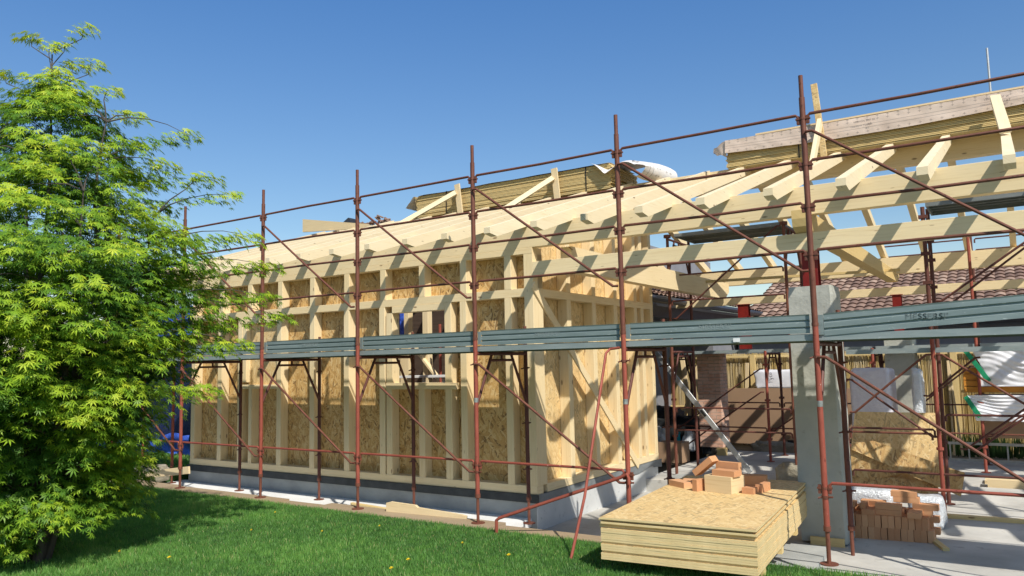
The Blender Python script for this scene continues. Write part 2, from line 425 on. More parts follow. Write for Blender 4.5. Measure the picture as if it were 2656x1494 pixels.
wt.links.new(sky.outputs[0], mx.inputs[6]); wt.links.new(rp.outputs[0], mx.inputs[7])
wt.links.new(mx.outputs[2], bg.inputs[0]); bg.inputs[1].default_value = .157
scn.view_settings.view_transform = 'Standard'; scn.view_settings.look = 'None'
scn.view_settings.exposure = 0

# ------------------------------------------------------------------ ground
def ground_sheet(name, poly, z, mat):
    m = MB(); m.add([(x, y, z) for x, y in poly], [tuple(range(len(poly)))]); return tag(m.build(name, mat), kind='structure')
ground_sheet('ground', [(-1500, -1500), (1500, -1500), (1500, 1500), (-1500, 1500)], -.42, M['lawn'])
ground_sheet('soil', [(-10.9, .2), (9, .2), (9, 30), (-10.9, 30)], -.402, M['soil'])
mb = MB()
mb.box(-40, 9, -9, -.22, -.40, 0.0)
mb.box(-40, -10.95, -.21, 16, -.40, -.012)
tag(mb.build('lawn', M['lawn']), kind='structure')
mb = MB(); mb.box(-1.8, 9, -.05, 8.9, -.41, -.15); mb.box(-3.72, -1.801, 4.6, 8.9, -.41, -.151); mb.box(-3.72, -1.801, .25, 4.599, -.41, -.34)
tag(mb.build('concrete_slab', M['slab']), kind='structure')
mb = MB(); mb.box(-11.2, -3.73, -.2, 1.4, -.29, -.19); mb.box(-3.72, -1.802, -.3, .249, -.41, -.17)
tag(mb.build('white_fleece_path', M['white_strip']), kind='structure')
mb = MB(); mb.box(-12, 9, 8.91, 12, -.40, -.20)
tag(mb.build('back_yard_ground', M['soil']), kind='structure')

def lawn_blades(n, xr, yr, seedk, hmin, hmax, wd, ok):
    x = rng.uniform(*xr, n); y = rng.uniform(*yr, n)
    k = ok(x, y); x = x[k]; y = y[k]; n = len(x)
    clump = np.array([.8*nz(a*1.3, b*1.3)+.9*nz(a*.45+3, b*.6, 2) for a, b in zip(x, y)])
    fine = np.array([nz(a*7, b*7, 5) for a, b in zip(x, y)])
    h = rng.uniform(hmin, hmax, n)*(1+.35*clump+.3*fine); a = rng.uniform(0, 2*np.pi, n)
    t = rng.uniform(0, .75, n)*h; ta = rng.uniform(0, 2*np.pi, n)
    wv = np.stack([np.cos(a)*wd, np.sin(a)*wd, np.zeros(n)], 1)
    b = np.stack([x, y, np.full(n, -.005)], 1); tip = b+np.stack([np.cos(ta)*t, np.sin(ta)*t, h], 1)
    mid = b*.5+tip*.5+np.array([0, 0, .006])
    vs = np.stack([b-wv, b+wv, mid+wv*.7, mid-wv*.7, tip], 1).reshape(-1, 3)
    i = np.arange(n)*5
    tint = np.clip(.42+.35*clump+.25*fine+rng.normal(0, .14, n), 0, .93); tint[rng.random(n) < .03] = 1
    return vs, i, tint
def np_mesh(name, vs, quads, tris, tintv, mat, smooth=False):
    me = bpy.data.meshes.new(name)
    nq, nt = len(quads), len(tris)
    me.vertices.add(len(vs)); me.vertices.foreach_set('co', np.asarray(vs, np.float32).ravel())
    me.loops.add(nq*4+nt*3); me.polygons.add(nq+nt)
    li = np.concatenate([np.asarray(quads, np.int32).ravel(), np.asarray(tris, np.int32).ravel()]).astype(np.int32)
    me.loops.foreach_set('vertex_index', li)
    st = np.concatenate([np.arange(nq)*4, nq*4+np.arange(nt)*3]).astype(np.int32)
    me.polygons.foreach_set('loop_start', st)
    me.update(calc_edges=True); me.validate()
    if tintv is not None:
        at = me.attributes.new('tint', 'FLOAT', 'POINT'); at.data.foreach_set('value', np.asarray(tintv, np.float32))
    me.materials.append(mat)
    return bpy.data.objects.new(name, me)
def okf(x, y):
    d = y+6.9445; X = x-1.4446
    dep = X*-.547+d*.837; lat = X*.837+d*.547
    return (dep > 2.5) & (np.abs(lat/dep) < .72) & ((y < -.22) | (x < -10.97))
V1, i1, t1 = lawn_blades(430000, (-9.5, 1.3), (-4.6, -.2), 1, .022, .052, .0022, okf)
V2, i2, t2 = lawn_blades(230000, (-22, -9), (-6, 9), 2, .03, .065, .005, okf)
i2 = i2+len(V1); vs = np.concatenate([V1, V2]); ii = np.concatenate([i1, i2]); tt = np.repeat(np.concatenate([t1, t2]), 5)
q = np.stack([ii, ii+1, ii+2, ii+3], 1); t = np.stack([ii+3, ii+2, ii+4], 1)
g = np_mesh('grass', vs, q, t, tt, M['grass']); link(g); tag(g, 'short mown green lawn grass in front of the scaffold', 'grass', kind='stuff')

# dandelions
for k, (x, y) in enumerate([(-5.008, -2.739), (-3.057, -1.769), (-2.993, -2.054), (-4.246, -.853), (-5.302, -1.632), (-4.595, -1.321), (-2.381, -1.227), (-5.864, -.86), (-3.016, -1.056), (-5.645, -2.832)]):
    d = thing('dandelion', 'small yellow dandelion flower in the mown lawn', 'flower', (x, y, 0), 'dandelions in the lawn')
    m = MB(); r = .021 if k in (0, 1, 2, 6) else .013; zt = .062
    for a in range(16):
        q = a*math.pi/8; q2 = q+.3
        m.add([(x, y, zt), (x+math.cos(q)*r, y+math.sin(q)*r, zt+.006), (x+math.cos(q2)*r, y+math.sin(q2)*r, zt+.004)], [(0, 1, 2)])
        m.add([(x, y, zt+.004), (x+math.cos(q)*r*.6, y+math.sin(q)*r*.6, zt+.013), (x+math.cos(q2)*r*.6, y+math.sin(q2)*r*.6, zt+.012)], [(0, 1, 2)])
    m.build('flower_head', M['yellow'], d)
    MB().tube([(x, y, 0), (x+.003, y, zt)], .002, 5).build('stem', M['hedge'], d)

# walkway planks under the scaffold feet
for k, (x0, x1, y0, y1, z) in enumerate([(-12.9, -9.3, -.12, .18, .0), (-9.25, -6.75, -.2, .12, .0), (-6.0, -3.35, -.22, .16, .0), (-3.3, -1.85, -.2, .05, .0), (-6.75, -6.05, -.14, .1, -.02)]):
    m = MB(); m.box(-(x1-x0)/2, (x1-x0)/2, -(y1-y0)/2, (y1-y0)/2, -.045, 0)
    o = m.build('walkway_plank', M['plank_top'], None, Matrix.Translation(V(((x0+x1)/2, (y0+y1)/2, z))) @ Matrix.Rotation(R([.5, -.6, .4, 1, 0][k]), 4, 'Z'))
    tag(o, ['grey weathered plank under the scaffold feet furthest left behind the maple', 'grey weathered plank along the lawn edge between the two leftmost clear scaffold poles',
            'long grey weathered plank along the lawn edge below the open window', 'grey weathered plank on the lawn edge beside the osb stack', 'short sunken grey plank between two longer planks on the lawn edge'][k], 'plank', 'planks laid under the scaffold feet')
m = MB(); m.prism([(-.56, 0), (.56, 0), (.56, .03), (.5, .04), (-.1, .075), (-.14, .10), (-.5, .115), (-.56, .10)], 'y', -.02, .02)
tag(m.build('offcut_board', M['board'], None, Matrix.Translation(V((-4.42, .10, .0))) @ Matrix.Rotation(R(4), 4, 'Z')), 'pale tapered timber offcut lying on edge along the lawn planks', 'board')
tag(beam('batten', (-6.45, .95, -.17), (-4.9, .75, -.17), .05, .03, M['plank_edge']), 'thin wooden batten lying on the white strip against the plinth', 'batten')

# ------------------------------------------------------------------ timber frame house
HX0, HX1, YW, YO = -10.68, -3.63, 1.30, 1.455
house = thing('timber_frame_house', 'unfinished timber frame house with osb sheathing on a concrete plinth', 'house', (-7.1, 1.3, -.2))
TB, RF = M['timber'], M['rafter']
m = MB(); m.box(HX0-.03, HX1-.02, YW-.0, 5.1, -.40, .085)
m.build('plinth', M['concrete'], house)
wbox('plinth_sunlit_side', HX1-.0199, HX1-.012, YW+.001, 5.1, -.40, .084, M['sunlit_side'], house)  # thin added facing that carries the painted sunlight of the plinth side
m = MB(); m.box(HX0-.05, HX1+.02, YW-.022, YW-.003, -.0, .10); m.build('bitumen_strip', M['flash'], house)
m = grid_sheet(60, 2, lambda u, v: (HX1+.004+.012*nz(u*9, v)*v, YW-.02+u*3.95, .10-v*(.10+.05*nz(u*6, 3)+ (.03 if u > .9 else 0)))); m.build('bitumen_strip', M['side_flash'], house)
D = .15
def vstud(x0, x1, z0, z1, y0=YW, d=D, mat=TB): return beam('stud', ((x0+x1)/2, y0+d/2, z0), ((x0+x1)/2, y0+d/2, z1), x1-x0, d, mat, house, up=(0, 1, 0))
def hbar(name, x0, x1, z0, z1, y0=YW, d=D): return beam(name, (x0, y0+d/2, (z0+z1)/2), (x1, y0+d/2, (z0+z1)/2), d, z1-z0, TB, house)
hbar('sill_plate', HX0, HX1-.005, .102, .205, YW-.004)
hbar('middle_rail', HX0, HX1-.11, 2.562, 2.668, YW+.002)
hbar('top_plate', HX0, HX1-.002, 3.106, 3.184, YW-.002)
up = [-9.938, -9.184, -8.44, -7.698, -6.958, -6.230, -5.501, -4.783, -4.066]
vstud(HX0, HX0+.105, .205, 3.106)
for x in up: vstud(x, x+.105, 2.668, 3.106)
for x in (-9.95, -8.458, -7.70, -6.965, -6.252, -4.793, -4.069): vstud(x, x+.105, .205, 2.562)
# blind window bay
vstud(-9.42, -9.32, .205, 2.562); vstud(-9.14, -9.06, .205, 1.40); vstud(-9.30, -9.21, 1.50, 2.45, YW)
hbar('window_sill', -9.32, -8.46, 1.395, 1.462, YW-.003); hbar('window_header', -9.32, -8.46, 2.46, 2.561, YW+.004)
# open window bay
vstud(-6.118, -6.012, .205, 1.39); vstud(-6.118, -6.0, 1.478, 2.47); vstud(-5.523, -5.418, .205, 1.39)
vstud(-5.056, -4.945, .205, 1.39); vstud(-5.056, -4.945, 1.478, 2.561)
hbar('window_sill', -6.118, -4.865, 1.39, 1.478, YW-.006); hbar('window_header', -6.0, -5.056, 2.468, 2.561, YW-.004)
# corner post
vstud(-3.765, HX1, .205, 3.106, YW, .24)
# sheathing panels
def osb(x0, x1, z0, z1, mat, y=YO): return wbox('osb_panel', x0, x1, y, y+.018, z0, z1, mat, house)
osb(HX0, -9.42, .1, 3.18, M['osb']); osb(-9.419, -8.46, .1, 1.45, M['osb']); osb(-9.419, -8.37, 1.451, 2.52, M['osb_pale'], YW+.085)
osb(-9.419, -8.46, 2.521, 3.18, M['osb']); osb(-8.459, -7.2, .1, 3.18, M['osb']); osb(-7.199, -6.06, .1, 3.18, M['osb'])
osb(-6.059, -5.0, .1, 1.43, M['osb']); osb(-6.059, -5.0, 2.52, 3.18, M['osb']); osb(-4.999, HX1-.13, .1, 3.18, M['osb'])
osb(-9.3, -8.46, 1.5, 2.45, M['osb_pale'], YW+.06) if False else None
# front purlin and rail (run past the house over the open bay)
beam('purlin', (-11.35, YW+.06, 3.335), (7.6, YW+.06, 3.335), .12, .30, TB, house)
beam('rail_beam', (-3.628, YW+.055, 2.905), (7.6, YW+.055, 2.905), .11, .185, TB, house)
# rafters
sl = .315
def rafter(x, idx):
    y0 = .45; 
    prof = [(y0, 3.262), (y0, 3.332), (4.62, 3.332+sl*(4.62-y0)), (4.62, 3.24+sl*(4.62-.6)), (.6, 3.240)]
    m = MB(); m.prism([(a, b) for a, b in prof], 'x', -.045, .045)
    # uv along length
    for k, f in enumerate(m.f):
        m.uvf[k] = [((m.v[i][1]), m.v[i][0]+m.v[i][2]) for i in f]
    return m.build('rafter', RF, house, Matrix.Translation(V((x+.045, 0, 0))))
xs = [1.475-.652*i for i in range(20)]
xs = [2.13+.65*i for i in range(8)] + [1.445, .812, .155, -.495, -1.165, -1.83, -2.475, -3.125, -3.775, -4.42, -5.06, -5.72, -6.385, -7.045, -7.705, -8.36, -9.02, -9.68, -10.34, -11.0]
for i, x in enumerate(xs): rafter(x, i)
# ridge beam, back rafters, back purlin, back rail
beam('ridge_beam', (-11.2, 4.69, 4.455), (7.6, 4.69, 4.455), .14, .33, TB, house)
for x in [6.0, 5.35, 4.7, 4.05, 3.4, 2.75, 2.1, 1.445, .80, .155, -.495, -1.14, -1.8, -2.45, -3.1, -3.75, -4.6, -5.7, -6.9, -8.1, -9.3]:
    m = MB(); m.prism([(4.765, 4.50), (4.765, 4.635), (8.5, 3.43), (8.5, 3.29)], 'x', -.045, .045); 
    for k, f in enumerate(m.f): m.uvf[k] = [((m.v[i][1]), m.v[i][0]+m.v[i][2]) for i in f]
    m.build('back_rafter', TB, house, Matrix.Translation(V((x+.045, 0, 0))))
beam('back_purlin', (-4.6, 7.96, 3.28), (7.5, 7.96, 3.28), .12, .29, TB, house)
beam('back_rail_beam', (-5.2, 7.96, 2.83), (7.5, 7.96, 2.83), .11, .145, TB, house)
beam('thin_batten', (-4.6, 6.5, 3.13), (-.03, 6.5, 3.06), .05, .045, M['glulam'], house)
for x, y0, y1 in ((-.33, 1.16, 8.3), (-3.25, 1.5, 7.8)):
    m = MB(); m.prism([(y0, 3.13 if x > -1 else 2.93), (y0+.02, 3.05 if x > -1 else 2.90), (y0+.16, 3.0 if x > -1 else 2.86), (y1-.25, 3.0 if x > -1 else 2.86), (y1, 3.1 if x > -1 else 3.0), (y1, 3.17), (y0, 3.22 if x > -1 else 3.17)][::-1], 'x', -.08, .08)
    for k, f in enumerate(m.f): m.uvf[k] = [((m.v[i][1]), m.v[i][0]+m.v[i][2]) for i in f]
    m.build('tie_beam', M['glulam'] if x > -1 else TB, house, Matrix.Translation(V((x, 0, 0))))
# red steel posts under the beams
for x, y, z0, z1, wd in ((-.31, 1.47, 2.44, 2.98, .15), (-2.95, 7.97, 1.9, 2.75, .20), (-.27, 7.97, 2.1, 2.76, .14)):
    m = MB(); m.box(x-wd/2, x+wd/2, y-.07, y-.058, z0, z1); m.box(x-wd/2, x+wd/2, y+.058, y+.07, z0, z1); m.box(x-.006, x+.006, y-.058, y+.058, z0, z1)
    m.box(x-wd/2-.03, x+wd/2+.03, y-.09, y+.09, z1, z1+.012); m.build('steel_post', M['red_steel'], house)
# side wall (faces +X)
XS = HX1
def sstud(y0, y1, z0, z1, d=D): return beam('stud', (XS-d/2, (y0+y1)/2, z0), (XS-d/2, (y0+y1)/2, z1), y1-y0, d, TB, house, up=(1, 0, 0))
def roofz(y): return 3.24+sl*(min(y, 4.62)-.6) - (0 if y < 4.7 else (y-4.7)*.3)
beam('sill_plate', (XS-.075, YW+.242, .153), (XS-.075, 5.12, .153), .146, .10, TB, house)
beam('middle_rail', (XS-.076, YW+.242, 2.615), (XS-.076, 5.12, 2.615), .144, .105, TB, house)
for y in (2.17, 2.915, 3.625, 4.36, 4.62, 5.0):
    sstud(y, y+.11, .205, 2.562); sstud(y, y+.11, 2.668, roofz(y+.05))
sstud(1.42, 1.53, 2.668, 3.184)
m = MB(); m.prism([(1.42, .1), (5.1, .1), (5.1, 4.45), (4.6, 4.50), (1.55, 3.55), (1.55, 3.18), (1.42, 3.18)], 'x', XS-.19, XS-.153); m.build('osb_panel', M['osb_pale'], house)
dd = beam('diagonal_brace', (XS+.013, 1.28, 2.70), (XS+.013, 4.28, .10), .11, .022, TB, house, up=(1, 0, 0))
# inner walls seen through the window
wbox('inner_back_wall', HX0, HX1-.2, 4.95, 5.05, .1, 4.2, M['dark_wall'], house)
wbox('inner_end_wall', HX0, HX0+.02, 1.50, 4.95, .1, 3.6, M['osb_old'], house)
wbox('floor_slab', HX0+.03, HX1-.2, 1.5, 4.94, .05, .09, M['concrete'], house)
for x in (-7.73, -7.25): beam('stud', (x+.08, 3.5, .1), (x+.08, 3.5, 3.9), .12 if x > -7.5 else .2, .12, TB, house, up=(0, 1, 0))
beam('diagonal_brace', (-7.45, 3.42, 2.1), (-6.6, 3.42, 1.2), .10, .04, TB, house)
# white trestle inside
t = thing('trestle', 'white plank trestle standing inside behind the open window', 'trestle', (-6.7, 2.9, .1))
beam('top_plank', (-7.4, 2.9, 1.53), (-6.2, 2.9, 1.54), .2, .04, M['white_paint'], t)
for a, b in (((-6.75, 2.9, 1.53), (-6.95, 2.9, .1)), ((-6.35, 2.9, 1.53), (-6.15, 2.9, .1))): beam('leg', a, b, .05, .04, M['white_paint'], t)
tag(MB().tube([(-6.65, 3.2, .1), (-6.65, 3.2, 2.4)], .024, 10).build('prop_pole', M['red_tube']), 'red steel prop pole standing inside the room behind the open window', 'pole')
m = MB().box(-7.61, -7.54, 3.28, 3.31, 2.25, 2.7); tag(m.build('spirit_level', M['blue_tarp']), 'blue level hanging on a stud inside the open window', 'level')
# gable wedge boards at the left ridge
m = MB(); m.prism([(-11.15, 4.60), (-11.15, 4.88), (-9.3, 4.56), (-9.0, 4.45)], 'y', 4.2, 4.24)
tag(m.build('verge_board', M['board']), 'triangular pale verge board sticking up at the left roof end', 'board')
m = MB(); m.prism([(-10.4, 4.66), (-10.38, 4.68), (-9.85, 4.60), (-9.4, 4.50)], 'y', 4.3, 4.32)
tag(m.build('verge_board', M['board']), 'slim pale board behind the triangular verge board on the roof', 'board')
m = MB(); m.prism([(-10.45, 4.64), (-10.1, 4.83), (-10.05, 4.78), (-10.05, 4.72), (-10.2, 4.66)], 'y', 4.5, 4.7)
tag(m.build('slate_sheet', M['gutter']), 'dark grey sheet tilted on the roof ridge left of the board bundle', 'sheet')
m = MB()
for k in range(26):
    x = -9.95+k*.036+random.uniform(-.03, .03); z = 4.62+random.uniform(0, .07)+(.08 if 15 < k < 19 else 0); a = random.uniform(-.8, .8)
    m.box(-.07, .07, -.03, .03, -.012, .012, 0, Matrix.Translation(V((x, 4.6, z))) @ Matrix.Rotation(a, 4, 'Y') @ Matrix.Rotation(random.uniform(0, 3), 4, 'Z'))
tag(m.build('tile_rubble', M['tile']), 'heap of broken roof tile pieces lying on the roof ridge', 'rubble', kind='stuff')

# ------------------------------------------------------------------ board bundles on the roof
def bundle(label, x0, x1, y0, z0, n, step, tilt=0.0):
    b = thing('board_bundle', label, 'boards', ((x0+x1)/2, y0, z0), 'board bundles on the roof')
    rr = random.Random(int(x0*10))
    for i in range(n):
        z = z0+i*step; dx = rr.uniform(-.02, .02)+.0; dy = rr.uniform(-.012, .010)
        m = MB()
        for k in range(7):
            m.box(x0+dx-i*.004*(x0 < -5), x1+dx+rr.uniform(-.01, .01), y0+dy+k*.15, y0+dy+k*.15+.143, z, z+step-.0075)
        m.build('board_layer', M['plank_edge'], b)
    return b
b1 = bundle('bundle of roof boards with black straps left of the pale rolled membrane', -7.93, -3.88, 4.2, 4.515, 20, .0205)
b2 = bundle('bundle of roof boards under a printed membrane nearest the right edge', -1.98, 2.6, 4.2, 4.525, 20, .0205)
for x, b in ((-7.25, b1), (-4.33, b1), (-.95, b2)):
    m = MB(); m.box(x-.008, x+.008, 4.183, 4.19, 4.52, 4.93); m.box(x-.008, x+.008, 4.183, 5.2, 4.929, 4.935); m.build('strap', M['black_band'], b)
# membrane over bundle 1 : thin cap + rolled end
m = grid_sheet(40, 10, lambda u, v: (-8.0+u*4.1, 4.16+v*1.05, 4.945+.012*nz(u*8, v*3)+(-.10*(1-u/.03)**1.5 if u < .03 else 0)-(.02 if v == 0 else 0)))
mem1 = m.build('membrane_sheet', M['membrane_pale']); tag(mem1, 'pale membrane lying on top of the left board bundle', 'membrane')
m = grid_sheet(8, 6, lambda u, v: (-8.0-.22*u-.02*v, 4.16+v*.5, 4.93-.20*u**1.2+.02*nz(u*3, v*3)))
m.build('loose_flap', M['membrane_pale'], mem1)
def curl(u, v):
    q = u*1.38; y = 4.10+v*1.15
    if q < .80: x = -4.20+q; z = 4.955+.085*math.sin(math.pi*q/.8)
    else:
        a = (q-.80)/.17; x = -3.40+.17*math.sin(a); z = 4.785+.17*math.cos(a)
    k = min(1, q/.25)*(1 if q < .8 else max(0, 1-(q-.8)/.3))
    z -= (1-v)**3*.27*k*(.8+.3*math.sin(q*7)); x += .10*v*u+.03*nz(u*3, v*3); y -= .03*k*(1-v)
    return (x, y, z+.012*nz(u*6, v*5))
m = grid_sheet(48, 20, curl, lambda u, v: (u*1.38, .02+v*.42)); rolled = m.build('membrane_roll', M['membrane_print'], None, None, True)
tag(rolled, 'pale printed membrane curling off the right end of the left bundle', 'membrane')
p0 = V(curl(.50, .10)); pu = (V(curl(.54, .10))-p0).normalized(); pv = V(curl(.50, .16))-p0; pv = (pv-pu*pv.dot(pu)).normalized(); pn = pu.cross(pv); pp = p0+pn*.012
text_mesh('printed_letter', 'U', .15, M['ink'], Matrix(((pu.x, pv.x, pn.x, pp.x), (pu.y, pv.y, pn.y, pp.y), (pu.z, pv.z, pn.z, pp.z), (0, 0, 0, 1))), rolled, .001)
# membrane over bundle 2 hanging over the front
def mem2(u, v):
    x = -1.98+u*4.6; bow = .012*nz(u*14, v*2)+.008*nz(u*40, v*5)
    bot = 4.745-.055*math.sin(min(1, u*1.2)*math.pi)*(1 if u < .8 else .6)
    if v < .35: return (x, 4.7-(v/.35)*.53, 4.95+.004*nz(u*20, v*9))
    t = (v-.35)/.65; return (x, 4.168+bow-.03*t-.02*max(0, .06-u)/.06, 4.948*(1-t)+bot*t)
m = grid_sheet(110, 16, mem2, lambda u, v: (u*4.6, max(0, 1-(v-.35)/.65)*.225 if v > .35 else .25+.2*(1-v/.35)))
mm2 = m.build('membrane_sheet', M['membrane'], None, None, True); tag(mm2, 'beige printed membrane with plus marks draped over the right board bundle', 'membrane')
m = grid_sheet(16, 8, lambda u, v: (-1.97-.30*u, 4.16+.30*u*u+.035*math.sin(u*7+v*3)*u, 4.94-.07*u+.03*math.sin(u*9)*u-v*(.20*(1-u)**1.3+.055)))
m.build('curled_corner', M['membrane'], mm2, None, True)
for u, zz, tx, sz in ((.10, 4.855, 'VERSION TOP SK', .033), (.62, 4.855, 'VERSION TOP SK', .033), (.16, 4.80, '#7', .042), (.70, 4.80, '#7', .042)):
    text_mesh('printed_text', tx, sz, M['ink'], wall_mat(-.5+u*2.9, 4.118, zz), mm2, .0005)
wbox('top_board', -1.55, 2.6, 4.22, 5.2, 4.962, 4.985, M['board'], b2)
# props
def prop(label, xt, xb, zt, zb, bx0, bz0, bx1, bz1, y=4.08, m1='board'):
    t = thing('timber_prop', label, 'prop', (xb, y, zb), 'timber props holding the board bundles')
    beam('post', (xb, y+.02, zb), (xt, y+.02, zt), .05, .10, M[m1], t, up=(0, 1, 0)) if False else beam('post', (xb, y+.02, zb), (xt, y+.02, zt), .115, .03, M[m1], t, up=(0, 1, 0))
    beam('brace', (bx0, y-.55, bz0), (bx1, y-.02, bz1), .09, .04, M['rafter'], t, up=(0, 1, 0)); return t
prop('timber prop with brace against the left part of the left board bundle', -6.93, -6.86, 5.0, 4.44, -7.95, 4.24, -6.93, 4.84)
prop('timber prop with brace against the middle of the left board bundle', -4.88, -4.83, 4.97, 4.44, -5.55, 4.25, -4.88, 4.80)
t = thing('timber_prop', 'tall osb strip prop rising above the right board bundle beside the scaffold pole', 'prop', (-.62, 4.08, 4.4), 'timber props holding the board bundles')
beam('post', (-.60, 4.09, 4.4), (-.68, 4.09, 5.50), .085, .03, M['osb_top'], t, up=(0, 1, 0))
beam('brace', (-.62, 3.3, 4.12), (-.62, 4.03, 4.93), .12, .05, M['rafter'], t, up=(1, 0, 0))
t = thing('timber_prop', 'short planks nailed on the rightmost visible rafter against the bundle', 'prop', (1.49, 3.2, 4.0), 'timber props holding the board bundles')
beam('brace', (1.49, 2.6, 4.06), (1.42, 4.05, 4.86), .11, .05, M['rafter'], t)
tag(MB().tube([(1.375, 4.6, 4.6), (1.375, 4.6, 5.68)], .014, 8).build('roof_mast', M['alu']), 'thin pale mast rising above the right roof edge', 'mast')

# ------------------------------------------------------------------ scaffold
def standard(parent, x, y, zb, zt, spig, upper, ptop=None, mat_lo='red_tube', rails=()):
    m = MB(); jack = .30
    m.tube([(x, y, zb+jack), (x, y, min(zt, 2.0))], .0245, 14)
    o = m.build('standard', M[mat_lo], parent, None, True)
    j = MB(); j.tube([(x, y, zb+.008), (x, y, zb+jack)], .0175, 10); j.tube([(x, y, zb+jack-.03), (x, y, zb+jack+.012)], .031, 12); j.build('jack', M['rust_tube'], o, None, True)
    p = MB(); p.tube([(x, y, zb), (x, y, zb+.008)], .075, 20); p.build('base_plate', M['plank_top'] if False else M['rust_tube'], o)
    if upper:
        u = MB(); u.tube([(x, y, 2.0), (x, y, zt)], .0250, 14); u.tube([(x, y, 1.985), (x, y, 2.012)], .029, 14); u.build('upper_tube', M['rust_tube'], o, None, True)
    s = MB(); s.tube([(x, y, zt), (x, y, spig)], .0195, 12)
    if upper: s.tube([(x, y-.021, spig-.075), (x, y-.0185, spig-.075)], .008, 8)
    s.build('spigot', M['rust_tube'], o, None, True)
    for z in rails:
        c = MB(); c.tube([(x, y, z-.046), (x, y, z-.028)], .0285, 12)
        for sgn in (-1, 1):
            c.box(x+sgn*.028, x+sgn*.052, y-.012, y+.012, z-.085, z-.01); c.box(x+sgn*.024, x+sgn*.060, y-.018, y+.018, z-.0455, z-.0305)
        c.build('wedge_clip', M['rust_tube'], o)
    for z in (.55, 1.72) if zt > 2.2 else (.45, 1.0, 1.66):
        c = MB(); c.tube([(x, y, z-.012), (x, y, z+.012)], .031, 12); c.tube([(x+.02, y-.01, z), (x+.065, y-.02, z+.004)], .009, 6); c.tube([(x-.02, y-.01, z), (x-.055, y-.02, z-.01)], .008, 6)
        c.build('coupler', M['rust_tube'] if zt > 2.2 else M['dark_tube'], o)
    return o
def rail(parent, x0, x1, y, z, mat='rust_tube', r=.0135, sag=0):
    g = .042; m = MB()
    m.tube([(x0+g, y, z-.075), (x0+g, y, z-.018), (x0+g+.018, y, z), ((x0+x1)/2, y, z+sag), (x1-g-.018, y, z), (x1-g, y, z-.018), (x1-g, y, z-.075)], r, 10)
    return m.build('guard_rail', M[mat], parent, None, True)
def brace(parent, a, b, mat='rust_tube', r=.0135):
    a, b = V(a), V(b); d = (b-a); m = MB()
    m.tube([a, a+V((.06, -.01, -.005)), a+d*.5+V((0, -.015, 0)), b-V((.05, 0.01, 0)), b], r, 10); return m.build('diagonal_brace', M[mat], parent, None, True)
def hframe(parent, x, y0, y1, zt, mat='dark_tube'):
    m = MB(); w = y1-y0
    m.tube([(x, y0, zt), (x, y1, zt)], .02, 8)
    m.tube([(x, y0+.01, zt-.58), (x, y0+w*.31, zt)], .0165, 8); m.tube([(x, y1-.01, zt-.58), (x, y1-w*.31, zt)], .0165, 8)
    m.tube([(x, y0+w*.26, zt-.075), (x, y1-w*.26, zt-.075)], .015, 8); m.box(x-.008, x+.008, (y0+y1)/2-.012, (y0+y1)/2+.012, zt-.07, zt)
    return m.build('frame_bracket', M[mat], parent, None, True)
def deckplank(parent, x0, x1, y0, y1, z, mat='deck_edge'):
    m = MB(); t = .058
    m.box(x0, x1, y0, y0+.004, z-t, z); m.box(x0, x1, y1-.004, y1, z-t, z); m.box(x0, x1, y0+.004, y1-.004, z-.004, z)
    for k in range(3):
        yy = y0+(y1-y0)*(k+1)/4; m.box(x0, x1, yy-.006, yy+.006, z-.026, z-.0045)
    m.box(x0, x0+.02, y0+.004, y1-.004, z-t+.003, z-.005); m.box(x1-.02, x1, y0+.004, y1-.004, z-t+.003, z-.005)
    m.box(x0, x1, y0+.004, y0+.02, z-t+.0015, z-t+.004)
    return m.build('deck_plank', M[mat], parent)

